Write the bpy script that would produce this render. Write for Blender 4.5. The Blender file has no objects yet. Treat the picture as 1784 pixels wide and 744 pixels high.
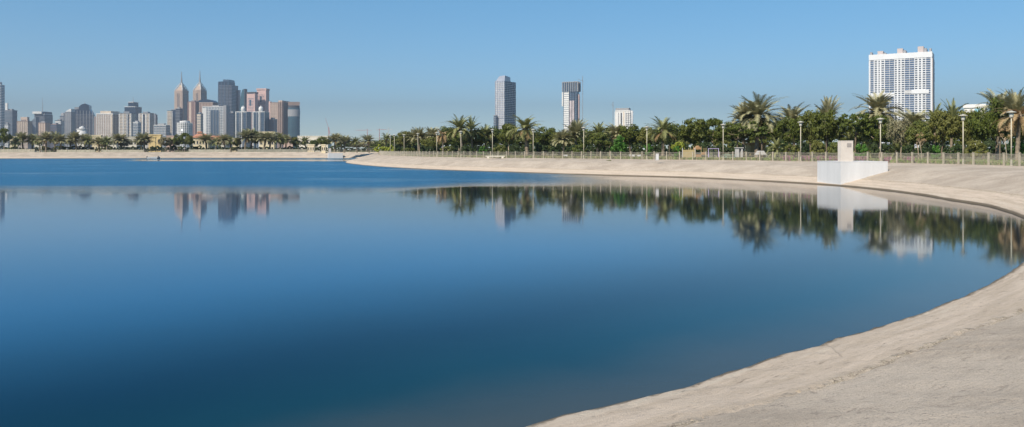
import bpy, bmesh, math, random
import numpy as np
from mathutils import Vector, Matrix
R = math.radians
SC = bpy.context.scene
# ------------------------------------------------------------ camera, sky, sun
CAMZ = 3.5; F = 1400.0; HOR = 261.0
cam_d = bpy.data.cameras.new('camera'); cam = bpy.data.objects.new('camera', cam_d)
SC.collection.objects.link(cam); SC.camera = cam
cam.location = (0, 0, CAMZ); cam.rotation_euler = (R(90), 0, 0)
cam_d.sensor_width = 36; cam_d.lens = 36*F/1784; cam_d.shift_y = -(372-HOR)/1784
cam_d.clip_start = 0.1; cam_d.clip_end = 20000
SUN_EL = 42.0; SUN_AZ = 218.0          # compass: clockwise from +Y; behind the camera on the left
w = bpy.data.worlds.new('World'); SC.world = w; w.use_nodes = True
nt = w.node_tree; nt.nodes.clear()
sky = nt.nodes.new('ShaderNodeTexSky'); sky.sky_type = 'NISHITA'; sky.sun_disc = False
sky.sun_elevation = R(SUN_EL); sky.sun_rotation = R(SUN_AZ)
sky.altitude = 0; sky.air_density = 0.6; sky.dust_density = 0.0; sky.ozone_density = 1.6
bg = nt.nodes.new('ShaderNodeBackground'); bg.inputs[1].default_value = 0.176
wo = nt.nodes.new('ShaderNodeOutputWorld')
hs = nt.nodes.new('ShaderNodeHueSaturation'); hs.inputs['Saturation'].default_value = 1.5; hs.inputs['Hue'].default_value = 0.49
gm = nt.nodes.new('ShaderNodeGamma'); gm.inputs[1].default_value = 0.7; nt.links.new(sky.outputs[0], gm.inputs[0]); nt.links.new(gm.outputs[0], hs.inputs['Color']); nt.links.new(hs.outputs[0], bg.inputs[0]); nt.links.new(bg.outputs[0], wo.inputs[0])
sd = bpy.data.lights.new('sun', 'SUN'); sd.energy = 4.6; sd.angle = R(0.5); sd.color = (1.0, 0.91, 0.78)
so = bpy.data.objects.new('sun', sd); SC.collection.objects.link(so)
az = R(SUN_AZ); el = R(SUN_EL)
sdir = Vector((math.sin(az)*math.cos(el), math.cos(az)*math.cos(el), math.sin(el)))
so.rotation_euler = sdir.to_track_quat('Z', 'Y').to_euler(); so.location = sdir*50
SC.view_settings.view_transform = 'Standard'; SC.view_settings.look = 'None'
SC.view_settings.exposure = 0.56; SC.view_settings.gamma = 1; SC.view_settings.use_curve_mapping = False
SC.cycles.use_denoising = True; SC.cycles.max_bounces = 6; SC.cycles.volume_bounces = 0
SC.cycles.transparent_max_bounces = 8; SC.cycles.volume_step_rate = 1; SC.cycles.caustics_reflective = False
rnd = random.Random(7)

# ------------------------------------------------------------ materials
def newmat(name):
    m = bpy.data.materials.new(name); m.use_nodes = True
    n = m.node_tree; b = n.nodes['Principled BSDF']; return m, n, b
def N(n, t, **kw):
    x = n.nodes.new(t)
    for k, v in kw.items(): setattr(x, k, v)
    return x
def mixc(n, fac, a, b):
    x = n.nodes.new('ShaderNodeMix'); x.data_type = 'RGBA'
    for sock, v in ((x.inputs[0], fac), (x.inputs[6], a), (x.inputs[7], b)):
        if hasattr(v, 'links'): n.links.new(v, sock)
        elif isinstance(v, (int, float)): sock.default_value = v
        else: sock.default_value = (*v, 1)
    return x.outputs[2]
def noise(n, vec, scale, detail=4, rough=.55, dist=0):
    x = n.nodes.new('ShaderNodeTexNoise'); x.inputs['Scale'].default_value = scale
    x.inputs['Detail'].default_value = detail; x.inputs['Roughness'].default_value = rough
    x.inputs['Distortion'].default_value = dist
    if vec is not None: n.links.new(vec, x.inputs['Vector'])
    return x.outputs['Fac']
def mapr(n, v, a, b, c=0., d=1., smooth=True):
    x = n.nodes.new('ShaderNodeMapRange'); x.interpolation_type = 'SMOOTHSTEP' if smooth else 'LINEAR'
    n.links.new(v, x.inputs[0])
    for i, q in enumerate((a, b, c, d)): x.inputs[i+1].default_value = q
    return x.outputs[0]
def mth(n, op, a, b=None):
    x = n.nodes.new('ShaderNodeMath'); x.operation = op
    for i, v in enumerate((a, b)):
        if v is None: continue
        if hasattr(v, 'links'): n.links.new(v, x.inputs[i])
        else: x.inputs[i].default_value = v
    return x.outputs[0]
def scalev(n, vec, s):
    x = n.nodes.new('ShaderNodeMapping'); x.inputs['Scale'].default_value = s; n.links.new(vec, x.inputs['Vector'])
    return x.outputs[0]
def bump(n, h, strength, dist, b):
    x = n.nodes.new('ShaderNodeBump'); x.inputs['Distance'].default_value = dist
    if hasattr(strength, 'links'): n.links.new(strength, x.inputs['Strength'])
    else: x.inputs['Strength'].default_value = strength
    n.links.new(h, x.inputs['Height']); n.links.new(x.outputs[0], b.inputs['Normal'])
_M = {}
def pm(name, col, rough=.7, var=.18, scale=.6, metal=0.0, bmp=0.0, streak=False):
    """a plain weathered material: base colour broken up by two scales of noise"""
    if name in _M: return _M[name]
    m, n, b = newmat(name); tc = N(n, 'ShaderNodeTexCoord')
    v = tc.outputs['Object']
    if streak: v = scalev(n, v, (1, 1, .12))
    f = noise(n, v, scale, 5, .6); g = noise(n, tc.outputs['Object'], scale*9, 3)
    f = mapr(n, mth(n, 'ADD', mth(n, 'MULTIPLY', f, .7), mth(n, 'MULTIPLY', g, .3)), .3, .7)
    c = mixc(n, f, tuple(x*(1-var) for x in col), tuple(min(1, x*(1+var)) for x in col))
    n.links.new(c, b.inputs['Base Color']); b.inputs['Roughness'].default_value = rough; b.inputs['Metallic'].default_value = metal
    if bmp: bump(n, g, bmp, .02, b)
    _M[name] = m; return m
def leafmat(name, c1, c2, c3=None, trans=.25, rough=.55):
    if name in _M: return _M[name]
    m, n, b = newmat(name); tc = N(n, 'ShaderNodeTexCoord'); oi = N(n, 'ShaderNodeObjectInfo'); ge = N(n, 'ShaderNodeNewGeometry')
    f = noise(n, tc.outputs['Object'], .9, 3); g = ge.outputs['Random Per Island']
    f = mth(n, 'ADD', mth(n, 'MULTIPLY', f, .55), mth(n, 'MULTIPLY', g, .45))
    c = mixc(n, mapr(n, f, .25, .75), c1, c2)
    c = mixc(n, mth(n, 'MULTIPLY', oi.outputs['Random'], .55), c, c3 or c2)
    n.links.new(c, b.inputs['Base Color']); b.inputs['Roughness'].default_value = rough
    b.inputs['Specular IOR Level'].default_value = .3
    t = N(n, 'ShaderNodeBsdfTranslucent'); n.links.new(c, t.inputs[0])
    ms = N(n, 'ShaderNodeMixShader'); ms.inputs[0].default_value = trans
    n.links.new(b.outputs[0], ms.inputs[1]); n.links.new(t.outputs[0], ms.inputs[2])
    n.links.new(ms.outputs[0], n.nodes['Material Output'].inputs[0])
    _M[name] = m; return m

# ------------------------------------------------------------ mesh helpers
class MB:
    """collects quads and polygons, links them as ONE mesh object"""
    def __init__(s): s.v = []; s.f = []; s.mi = []
    def add(s, vs, fs, mi=0):
        o = len(s.v); s.v += [tuple(p) for p in vs]
        for f in fs: s.f.append(tuple(i+o for i in f)); s.mi.append(mi)
    def box(s, x0, x1, y0, y1, z0, z1, mi=0, M=None):
        vs = [Vector(p) for p in ((x0,y0,z0),(x1,y0,z0),(x1,y1,z0),(x0,y1,z0),(x0,y0,z1),(x1,y0,z1),(x1,y1,z1),(x0,y1,z1))]
        if M is not None: vs = [M @ p for p in vs]
        s.add(vs, [(0,3,2,1),(4,5,6,7),(0,1,5,4),(1,2,6,5),(2,3,7,6),(3,0,4,7)], mi)
    def cyl(s, p0, p1, r0, r1, n=8, mi=0, caps=True):
        p0 = Vector(p0); p1 = Vector(p1); d = p1-p0
        if d.length < 1e-6: return
        q = d.to_track_quat('Z', 'Y'); vs = []
        for p, r in ((p0, r0), (p1, r1)):
            for k in range(n):
                a = 2*math.pi*k/n; vs.append(p + q @ Vector((math.cos(a)*r, math.sin(a)*r, 0)))
        fs = [(k, (k+1) % n, n+(k+1) % n, n+k) for k in range(n)]
        if caps: fs += [tuple(range(n-1, -1, -1)), tuple(range(n, 2*n))]
        s.add(vs, fs, mi)
    def tube(s, pts, rs, n=8, mi=0):
        vs = []
        for i, p in enumerate(pts):
            p = Vector(p); a = Vector(pts[max(0, i-1)]); b = Vector(pts[min(len(pts)-1, i+1)])
            q = (b-a).to_track_quat('Z', 'Y')
            for k in range(n):
                t = 2*math.pi*k/n; vs.append(p + q @ Vector((math.cos(t)*rs[i], math.sin(t)*rs[i], 0)))
        m = len(pts); fs = []
        for i in range(m-1):
            for k in range(n): fs.append((i*n+k, i*n+(k+1) % n, (i+1)*n+(k+1) % n, (i+1)*n+k))
        fs += [tuple(range(n-1, -1, -1)), tuple(range((m-1)*n, m*n))]
        s.add(vs, fs, mi)
    def lathe(s, prof, n=16, c=(0, 0), mi=0, rot=0.):
        vs = []
        for r, z in prof:
            for k in range(n):
                a = 2*math.pi*k/n + rot; vs.append((c[0]+math.cos(a)*r, c[1]+math.sin(a)*r, z))
        m = len(prof); fs = []
        for i in range(m-1):
            for k in range(n): fs.append((i*n+k, i*n+(k+1) % n, (i+1)*n+(k+1) % n, (i+1)*n+k))
        fs += [tuple(range(n-1, -1, -1)), tuple(range((m-1)*n, m*n))]
        s.add(vs, fs, mi)
    def prism(s, poly, y0, y1, mi=0):
        """polygon in local x, z pushed through from y0 to y1 (counter-clockwise seen from -y)"""
        n = len(poly); vs = [(x, y0, z) for x, z in poly] + [(x, y1, z) for x, z in poly]
        fs = [tuple(range(n)), tuple(range(2*n-1, n-1, -1))]
        fs += [(k, n+k, n+(k+1) % n, (k+1) % n) for k in range(n)]
        s.add(vs, fs, mi)
    def build(s, name, mats, parent=None, smooth=False, loc=None):
        me = bpy.data.meshes.new(name); me.from_pydata(s.v, [], s.f)
        if not isinstance(mats, (list, tuple)): mats = [mats]
        for m in mats: me.materials.append(m)
        if len(mats) > 1: me.polygons.foreach_set('material_index', s.mi)
        if smooth: me.polygons.foreach_set('use_smooth', [True]*len(s.f))
        me.update(); o = bpy.data.objects.new(name, me); SC.collection.objects.link(o)
        if parent is not None: o.parent = parent
        if loc is not None: o.location = loc
        return o
def tag(o, label=None, cat=None, group=None, kind=None):
    if label: o['label'] = label
    if cat: o['category'] = cat
    if group: o['group'] = group
    if kind: o['kind'] = kind
    return o
def empty(name, loc, rz=0., label=None, cat=None, group=None):
    o = bpy.data.objects.new(name, None); SC.collection.objects.link(o); o.empty_display_size = .5
    o.location = loc; o.rotation_euler = (0, 0, rz); return tag(o, label, cat, group)
def copy_tree(src, loc, rz=0., scale=(1, 1, 1), label=None, group=None):
    r = src.copy(); SC.collection.objects.link(r); r.location = loc; r.rotation_euler = (0, 0, rz); r.scale = scale
    if label: r['label'] = label
    if group: r['group'] = group
    for ch in src.children:
        c = ch.copy(); SC.collection.objects.link(c); c.parent = r
        for g in ch.children:
            d = g.copy(); SC.collection.objects.link(d); d.parent = c
    return r
class Protos:
    """first use places the source itself, later uses place copies of it"""
    def __init__(s, builds): s.b = builds; s.o = {}
    def place(s, kind, loc, rz, scale, label, cat, group):
        if kind not in s.o:
            o = s.b[kind](); s.o[kind] = o; o.location = loc; o.rotation_euler = (0, 0, rz); o.scale = scale
        else: o = copy_tree(s.o[kind], loc, rz, scale)
        return tag(o, label, cat, group)

# pixel column x (photo pixels) at depth D -> world X; pixel row y at depth D -> world Z
def wx(x, D): return (x-892)/F*D
def wz(y, D): return CAMZ + (HOR-y)/F*D

# ------------------------------------------------------------ shoreline
SHORE_PTS = [(-300,-60),(-220,-78),(-140,-66),(-80,-42),(-42,-20),(-20,-5.2),(-9,2.2),(.38,10.06),(2.74,11.73),(4.52,13.34),(7.11,15.5),(10.0,18.27),
 (14.7,23.3),(19.2,29.2),(23.3,35.3),(26.7,41.9),(29.5,49.8),(30.8,56.6),(32.3,68.7),(31.7,79.3),(29.7,86),(26.2,94.5),(21.2,102.6),
 (9.6,113.5),(-.8,126),(-13,140),(-28,168),(-39.6,199),(-46,222),(-54,270),(-62,325),(-70,338),(-90,345),(-132,349),(-165,336),(-195,325),(-225,318),(-300,312),
 (-380,270),(-420,170),(-410,40),(-360,-30)]
def catmull(P, closed=True, step=2.0, near=0.2):
    out = []; n = len(P)
    for i in range(n):
        p0, p1, p2, p3 = (Vector(P[(i+k) % n]) for k in (-1, 0, 1, 2))
        mid = (p1+p2)/2; L = (p2-p1).length
        st = max(near, min(step, mid.length*.012)) if (mid.y > -5) else 4.0
        m = max(1, int(L/st))
        for k in range(m):
            t = k/m
            # centripetal-like tangents scaled by segment length keep the curve from overshooting
            t1 = (p2-p0)/max(1e-6, (p2-p0).length)*L; t2 = (p3-p1)/max(1e-6, (p3-p1).length)*L
            h00 = 2*t**3-3*t**2+1; h10 = t**3-2*t**2+t; h01 = -2*t**3+3*t**2; h11 = t**3-t**2
            out.append(p1*h00+t1*h10+p2*h01+t2*h11)
    return out
SH = catmull(SHORE_PTS)
SHN = np.array([(p.x, p.y) for p in SH]); NS = len(SHN)
tang = np.roll(SHN, -1, 0)-np.roll(SHN, 1, 0)
tang /= np.linalg.norm(tang, axis=1)[:, None]
area = .5*np.sum(SHN[:, 0]*np.roll(SHN[:, 1], -1)-np.roll(SHN[:, 0], -1)*SHN[:, 1])
SGN = 1 if area > 0 else -1
OUTN = np.stack([tang[:, 1], -tang[:, 0]], 1)*SGN      # points to the land
for _ in range(6): 
    OUTN = (OUTN*2+np.roll(OUTN, 1, 0)+np.roll(OUTN, -1, 0)); OUTN /= np.linalg.norm(OUTN, axis=1)[:, None]
def shore_dist(P):
    """signed distance, positive on land"""
    P = np.asarray(P, float); res = np.full(len(P), 1e9); A = SHN; B = np.roll(SHN, -1, 0); AB = B-A; L2 = (AB**2).sum(1)
    inside = np.zeros(len(P), bool)
    for s in range(0, len(P), 4000):
        p = P[s:s+4000]; ap = p[:, None, :]-A[None]; t = np.clip((ap*AB[None]).sum(2)/L2[None], 0, 1)
        d = np.sqrt(((ap-t[:, :, None]*AB[None])**2).sum(2)).min(1)
        c = ((A[None, :, 1] > p[:, None, 1]) != (B[None, :, 1] > p[:, None, 1]))
        with np.errstate(divide='ignore', invalid='ignore'):
            xi = A[None, :, 0]+(p[:, None, 1]-A[None, :, 1])/(B[None, :, 1]-A[None, :, 1])*(B-A)[None, :, 0]
        ins = (c & (p[:, None, 0] < xi)).sum(1) % 2 == 1
        res[s:s+4000] = np.where(ins, -d, d)
    return res
def ztop(Y):
    t = min(1, max(0, (Y-230)/90)); t = t*t*(3-2*t); return 2.0+.45*t
def foff(x, y):
    """how far behind the water's edge the fence and its kerb stand"""
    s_ = lambda a, b, v: (lambda t: t*t*(3-2*t))(min(1, max(0, (v-a)/(b-a))))
    return 9.35+(4.2*s_(48, 72, y)*(1-s_(118, 165, y)) if x > -25 else 0)
def hprof(d, Y):
    zt = ztop(Y)
    if d < 0: return max(-2.2, -.12+d*.5)
    s = d*.272
    k = zt-.085
    return .085 + k*(1-math.exp(-(s/k)*1.0-(s/k)**3*1.1)) if d < 9 else zt
# ------------------------------------------------------------ ground sheet
def mat_ground():
    m, n, b = newmat('park_ground'); g = N(n, 'ShaderNodeNewGeometry'); v = g.outputs['Position']
    a = noise(n, v, .06, 5, .6); c = noise(n, v, 1.7, 5, .7); e = noise(n, v, .35, 4)
    grass = mixc(n, mapr(n, c, .3, .7), (.05, .075, .02), (.12, .13, .045))
    dry = mixc(n, mapr(n, c, .3, .7), (.17, .13, .08), (.26, .21, .14))
    col = mixc(n, mapr(n, mth(n, 'ADD', a, mth(n, 'MULTIPLY', e, .35)), .60, .80), grass, dry)
    n.links.new(col, b.inputs['Base Color']); b.inputs['Roughness'].default_value = .95
    b.inputs['Specular IOR Level'].default_value = .1
    bump(n, c, .5, .06, b); return m
def build_ground():
    ang = []; a = -180.
    while a < 180:
        ang.append(a); a += .8 if -45 <= a < 45 else 3.0
    rad = [0.0]; r = .8
    while r < 4000: rad.append(r); r *= 1.055
    rad.append(4050.)
    P = []; 
    for r in rad[1:]:
        for a in ang: P.append((math.sin(R(a))*r, math.cos(R(a))*r))
    P = np.array([(0, 0)]+P); d = shore_dist(P); vs = []
    for (x, y), q in zip(P, d):
        if q > 9.6: q -= foff(x, y)-9.35
        if q > 12: z = ztop(y)
        elif q > 9.6: z = ztop(y)-.02
        elif q > 0: z = hprof(q, y)-.45*min(1, max(0, (9.6-q)/1.5)) - .1
        else: z = -2.6
        vs.append((x, y, z))
    m = len(ang); fs = [(0, 1+(k+1) % m, 1+k) for k in range(m)]
    for i in range(len(rad)-2):
        for k in range(m): fs.append((1+i*m+k, 1+i*m+(k+1) % m, 1+(i+1)*m+(k+1) % m, 1+(i+1)*m+k))
    mb = MB(); mb.add(vs, [f[::-1] for f in fs]); o = mb.build('ground', mat_ground(), smooth=True); tag(o, kind='structure')
build_ground()

# ------------------------------------------------------------ sloping concrete lining of the lake
def mat_bank():
    m, n, b = newmat('bank_concrete'); uv = N(n, 'ShaderNodeUVMap'); u = uv.outputs[0]; ge = N(n, 'ShaderNodeNewGeometry'); P = ge.outputs['Position']
    sx = N(n, 'ShaderNodeSeparateXYZ'); n.links.new(u, sx.inputs[0]); d = sx.outputs[1]
    streak = noise(n, scalev(n, u, (.22, 2.6, 1)), 1.0, 6, .65, .3)
    streak2 = noise(n, scalev(n, u, (1.1, 14, 1)), 1.0, 4, .6)
    blot = noise(n, P, .35, 5, .6); fine = noise(n, P, 9, 5, .75); grit = noise(n, P, 46, 3, .7)
    wob = noise(n, P, 1.3, 5, .7)
    dd = mth(n, 'ADD', d, mth(n, 'MULTIPLY', mth(n, 'SUBTRACT', wob, .5), .5))
    strip = mixc(n, mapr(n, streak, .3, .7), (.43, .35, .268), (.565, .465, .37))
    upper = mixc(n, mapr(n, blot, .32, .68), (.375, .31, .243), (.51, .43, .345))
    upper = mixc(n, mth(n, 'MULTIPLY', mapr(n, streak2, .42, .66), .22), upper, (.33, .285, .235))
    upper = mixc(n, mth(n, 'MULTIPLY', mapr(n, grit, .52, .64), .6), upper, (.17, .155, .14))
    up = mapr(n, mth(n, 'ADD', dd, mth(n, 'MULTIPLY', mth(n, 'SUBTRACT', fine, .5), 1.2)), 1.85, 2.55)
    col = mixc(n, up, strip, upper)
    # weathered band near the water, thin broken joint where the two pours meet
    col = mixc(n, mth(n, 'MULTIPLY', mapr(n, dd, 1.0, .5), mapr(n, streak, .5, .62, 0, .55)), col, (.50, .44, .35))
    j = mth(n, 'MULTIPLY', mapr(n, dd, 2.06, 2.17), mapr(n, dd, 2.38, 2.27))
    j = mth(n, 'MULTIPLY', j, mapr(n, noise(n, scalev(n, u, (.5, .5, 1)), 1., 3), .36, .5))
    col = mixc(n, mth(n, 'MULTIPLY', j, mapr(n, fine, .42, .55, .1, 1.)), col, mixc(n, mapr(n, grit, .4, .6), (.52, .44, .32), (.12, .09, .065)))
    # hairline cracks
    vo = N(n, 'ShaderNodeTexVoronoi', feature='DISTANCE_TO_EDGE'); vo.inputs['Scale'].default_value = .16
    n.links.new(mixc(n, .08, P, N(n, 'ShaderNodeTexNoise').outputs['Color']), vo.inputs['Vector'])
    cr = mth(n, 'MULTIPLY', mapr(n, vo.outputs['Distance'], .004, .0), .35)
    col = mixc(n, cr, col, (.16, .13, .11))
    spk = noise(n, P, 4.2, 8, .82)
    spk2 = noise(n, scalev(n, u, (2.5, 12, 1)), 1.0, 5, .75)
    spk = mth(n, 'ADD', mth(n, 'MULTIPLY', spk, .65), mth(n, 'MULTIPLY', spk2, .35))
    col = mixc(n, mth(n, 'MULTIPLY', mapr(n, spk, .52, .66), .55), col, (.62, .53, .43))
    col = mixc(n, mth(n, 'MULTIPLY', mapr(n, spk, .47, .36), .8), col, (.17, .14, .115))
    col = mixc(n, mth(n, 'MULTIPLY', mapr(n, mth(n, 'ADD', d, mth(n, 'MULTIPLY', mth(n, 'SUBTRACT', fine, .5), .25)), .16, .03), .85), col, (.11, .09, .065))
    col = mixc(n, mapr(n, d, .02, -.06), col, (.035, .03, .022))       # dark wet lip under the slab edge
    n.links.new(col, b.inputs['Base Color']); b.inputs['Roughness'].default_value = .9; b.inputs['Specular IOR Level'].default_value = .2
    h = mth(n, 'ADD', mth(n, 'MULTIPLY', fine, .6), mth(n, 'MULTIPLY', grit, .35))
    h = mth(n, 'ADD', h, mth(n, 'MULTIPLY', streak, .3)); h = mth(n, 'ADD', h, spk); h = mth(n, 'ADD', h, mth(n, 'MULTIPLY', j, .6))
    bump(n, h, .8, .05, b); return m
def build_bank():
    ds = [-3, -1, -.35, -.1, -.02, .0, .04, .15, .35, .6, .9, 1.2, 1.5, 1.8, 2.0, 2.1, 2.18, 2.26, 2.34, 2.45, 2.7, 3, 3.5, 4, 4.6, 5.2, 6, 7, 8, 8.8, 9.2, 9.5, 9.9]
    arc = np.concatenate([[0], np.cumsum(np.linalg.norm(np.roll(SHN, -1, 0)-SHN, axis=1))])
    rr = random.Random(3); nn = NS
    wob = np.array([rr.gauss(0, 1) for _ in range(nn)])
    for _ in range(3): wob = (wob*1+np.roll(wob, 1)+np.roll(wob, -1))/2.2
    slow = np.zeros(nn)
    for k in range(7):
        f = rr.uniform(.05, .6); ph = rr.uniform(0, 6); slow += np.sin(arc[:nn]*f+ph)*.05
    vs = []; uv = []; fr = [random.Random(k) for k in range(len(ds))]
    for i in range(nn):
        p = SHN[i]; nv = OUTN[i]
        for k, d in enumerate(ds):
            amp = max(0, 1-abs(d)/1.5)
            dd = d+(slow[i]*.55+wob[i]*.025)*amp
            if d > 6: dd += (foff(*p)-9.35)*min(1, (d-6)/3)
            if 2.05 < d < 2.5: dd += wob[(i*7) % nn]*.02
            x, y = p+nv*dd
            if d < -.3: z = hprof(d, y)
            elif d < -.01: z = -.14+.02*wob[i]
            elif d > 9.6: z = ztop(y)-.25
            else:
                z = hprof(max(d, 0), y)+.012*fr[k].gauss(0, 1)*(1 if d > .1 else .6)
                if 2.15 < d < 2.30: z -= .022+.015*fr[k].random()
                if d > 9.1: z = ztop(y)+.05
            vs.append((x, y, z)); uv.append((arc[i], d))
    K = len(ds); fs = []
    for i in range(nn):
        j = (i+1) % nn
        for k in range(K-1):
            f = (i*K+k, j*K+k, j*K+k+1, i*K+k+1); fs.append(f if SGN < 0 else f[::-1])
    mb = MB(); mb.add(vs, fs); o = mb.build('concrete_bank', mat_bank(), smooth=True); tag(o, kind='structure')
    l = o.data.uv_layers.new(name='UVMap'); idx = np.zeros(len(o.data.loops), int); o.data.loops.foreach_get('vertex_index', idx)
    l.data.foreach_set('uv', np.array(uv)[idx].ravel())
build_bank()

# ------------------------------------------------------------ water
def mat_water():
    m, n, b = newmat('lake_water'); g = N(n, 'ShaderNodeNewGeometry'); P = g.outputs['Position']
    at = N(n, 'ShaderNodeAttribute', attribute_name='depth'); shore_gap = at.outputs['Fac']  # distance from shore; drives shallow tones and painted reflection strength
    shore_gap = mth(n, 'ADD', shore_gap, mth(n, 'MULTIPLY', mth(n, 'SUBTRACT', noise(n, P, .22, 4), .5), 2.0))
    c = mixc(n, mapr(n, shore_gap, .0, 3.0), (.050, .058, .052), (.006, .028, .034))
    c = mixc(n, mapr(n, shore_gap, 1.8, 6.), c, (.0001, .004, .010))  # near ring darkened: weak steep-view reflection painted into the body colour
    c = mixc(n, mapr(n, shore_gap, 4.2, 14.), c, (.0002, .058, .150))  # bluer offshore: stronger sky reflection painted into the body colour
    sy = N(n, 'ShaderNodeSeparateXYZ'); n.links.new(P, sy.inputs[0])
    c = mixc(n, mapr(n, mth(n, 'ADD', sy.outputs[1], mth(n, 'MULTIPLY', sy.outputs[0], .6)), 26, 50), c, (.0003, .009, .018))  # farther water painted darker, a view-angle effect that keeps tree reflections deep
    n.links.new(c, b.inputs['Base Color'])
    s = N(n, 'ShaderNodeSeparateXYZ'); n.links.new(P, s.inputs[0]); X, Y = s.outputs[0], s.outputs[1]
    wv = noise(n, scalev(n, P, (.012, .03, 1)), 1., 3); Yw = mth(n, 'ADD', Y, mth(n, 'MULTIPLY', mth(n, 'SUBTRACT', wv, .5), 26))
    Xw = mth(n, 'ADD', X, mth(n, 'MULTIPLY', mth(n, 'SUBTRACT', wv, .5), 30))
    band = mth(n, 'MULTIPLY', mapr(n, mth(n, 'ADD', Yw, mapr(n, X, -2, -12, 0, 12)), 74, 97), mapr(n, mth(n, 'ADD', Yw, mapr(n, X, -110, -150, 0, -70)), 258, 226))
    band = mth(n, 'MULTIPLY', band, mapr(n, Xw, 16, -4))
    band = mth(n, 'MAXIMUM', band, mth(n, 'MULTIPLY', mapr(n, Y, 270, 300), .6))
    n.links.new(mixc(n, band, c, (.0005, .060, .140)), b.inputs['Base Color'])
    pat = noise(n, scalev(n, P, (.02, .06, 1)), 1., 4, .6)
    band = mth(n, 'MULTIPLY', band, mapr(n, pat, .25, .5, .45, 1.))
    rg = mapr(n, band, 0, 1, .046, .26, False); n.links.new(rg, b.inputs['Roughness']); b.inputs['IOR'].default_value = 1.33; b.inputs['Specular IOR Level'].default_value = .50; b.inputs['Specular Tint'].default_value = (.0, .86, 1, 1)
    w1 = noise(n, scalev(n, P, (.55, 1.3, 1)), 1., 3, .55); w2 = noise(n, scalev(n, P, (2.2, 4, 1)), 1., 3, .6)
    h = mth(n, 'ADD', mth(n, 'MULTIPLY', w1, .5), mth(n, 'MULTIPLY', w2, .5))
    st = mapr(n, band, 0, 1, .004, 1.0, False)
    st = mth(n, 'ADD', st, mapr(n, noise(n, scalev(n, P, (.05, .11, 1)), 1., 3), .5, .75, 0, .016))
    bump(n, h, st, .22, b); nrm = b.inputs['Normal'].links[0].from_socket
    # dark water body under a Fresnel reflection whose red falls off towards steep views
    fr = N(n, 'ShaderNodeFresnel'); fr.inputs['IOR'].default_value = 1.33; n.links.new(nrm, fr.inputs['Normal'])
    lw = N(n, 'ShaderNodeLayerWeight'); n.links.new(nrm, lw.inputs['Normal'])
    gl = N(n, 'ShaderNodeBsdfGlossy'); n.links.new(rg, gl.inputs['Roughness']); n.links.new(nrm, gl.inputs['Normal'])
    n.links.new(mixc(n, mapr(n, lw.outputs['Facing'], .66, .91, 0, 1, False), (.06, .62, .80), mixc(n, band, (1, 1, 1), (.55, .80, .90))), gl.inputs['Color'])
    df = N(n, 'ShaderNodeBsdfDiffuse'); n.links.new(b.inputs['Base Color'].links[0].from_socket, df.inputs['Color'])
    ms = N(n, 'ShaderNodeMixShader'); n.links.new(fr.outputs[0], ms.inputs[0]); n.links.new(df.outputs[0], ms.inputs[1]); n.links.new(gl.outputs[0], ms.inputs[2])
    n.links.new(ms.outputs[0], n.nodes['Material Output'].inputs[0]); n.nodes.remove(b); return m
def build_water():
    ang = np.concatenate([np.arange(-180, -44, 4.), np.arange(-44, 44, .8), np.arange(44, 180, 4.)])
    rad = [0.0]; r = 2.0
    while r < 480: rad.append(r); r *= 1.045
    P = [(0, 0)]+[(math.sin(R(a))*r, math.cos(R(a))*r) for r in rad[1:] for a in ang]
    P = np.array(P); d = shore_dist(P); m = len(ang)
    fs = [(0, 1+k, 1+(k+1) % m) for k in range(m)]
    for i in range(len(rad)-2):
        for k in range(m): fs.append((1+i*m+k, 1+(i+1)*m+k, 1+(i+1)*m+(k+1) % m, 1+i*m+(k+1) % m))
    fs = [f[::-1] for f in fs if min(d[list(f)]) < .3 and max(d[list(f)]) < 60]
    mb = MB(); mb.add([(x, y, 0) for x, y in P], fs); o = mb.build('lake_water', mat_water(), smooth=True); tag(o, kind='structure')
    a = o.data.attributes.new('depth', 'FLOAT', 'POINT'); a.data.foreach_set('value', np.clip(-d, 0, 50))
build_water()

# ------------------------------------------------------------ haze
def build_haze():
    mb = MB(); mb.box(-6000, 6000, -6000, 6000, -4, 345); m = bpy.data.materials.new('haze_air'); m.use_nodes = True
    n = m.node_tree; n.nodes.clear(); o = N(n, 'ShaderNodeOutputMaterial'); v = N(n, 'ShaderNodeVolumePrincipled')
    v.inputs['Color'].default_value = (.42, .47, .55, 1); v.inputs['Density'].default_value = HAZE; v.inputs['Anisotropy'].default_value = .25
    n.links.new(v.outputs[0], o.inputs['Volume']); ob = mb.build('haze', m); tag(ob, kind='stuff')
HAZE = 1.9e-4
build_haze()

# ------------------------------------------------------------ the fence line: offset of the shore
FO = []
for i in range(NS):
    p = SHN[i]; 
    if p[1] > 30 or (p[0] > 15): FO.append(tuple(p+OUTN[i]*foff(*p)))
i0 = min(range(len(FO)), key=lambda i: abs(FO[i][1]-50)+(0 if FO[i][0] > 30 else 999))
FO = FO[i0:]
def on_fence(px):
    """first crossing of the viewing column px with the near fence line"""
    for a, b in zip(FO[:-1], FO[1:]):
        u = a[0]/a[1]*F+892-px; v = b[0]/b[1]*F+892-px
        if u*v <= 0 and u != v:
            t = u/(u-v); return Vector((a[0]+(b[0]-a[0])*t, a[1]+(b[1]-a[1])*t, 0))
    return None
M_post = pm('fence_concrete_post', (.36, .32, .25), .9, .2, 3)
M_wire = pm('galvanised_wire', (.36, .335, .28), .6, .1, 3)
def resample(pts, step):
    out = [Vector(pts[0])]; acc = 0
    for a, b in zip(pts[:-1], pts[1:]):
        a = Vector(a); b = Vector(b); L = (b-a).length; s = step-acc
        while s <= L:
            out.append(a+(b-a)*(s/L)); s += step
        acc = (acc+L) % step if L else acc
        acc = L-(s-step)
    return out
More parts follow.
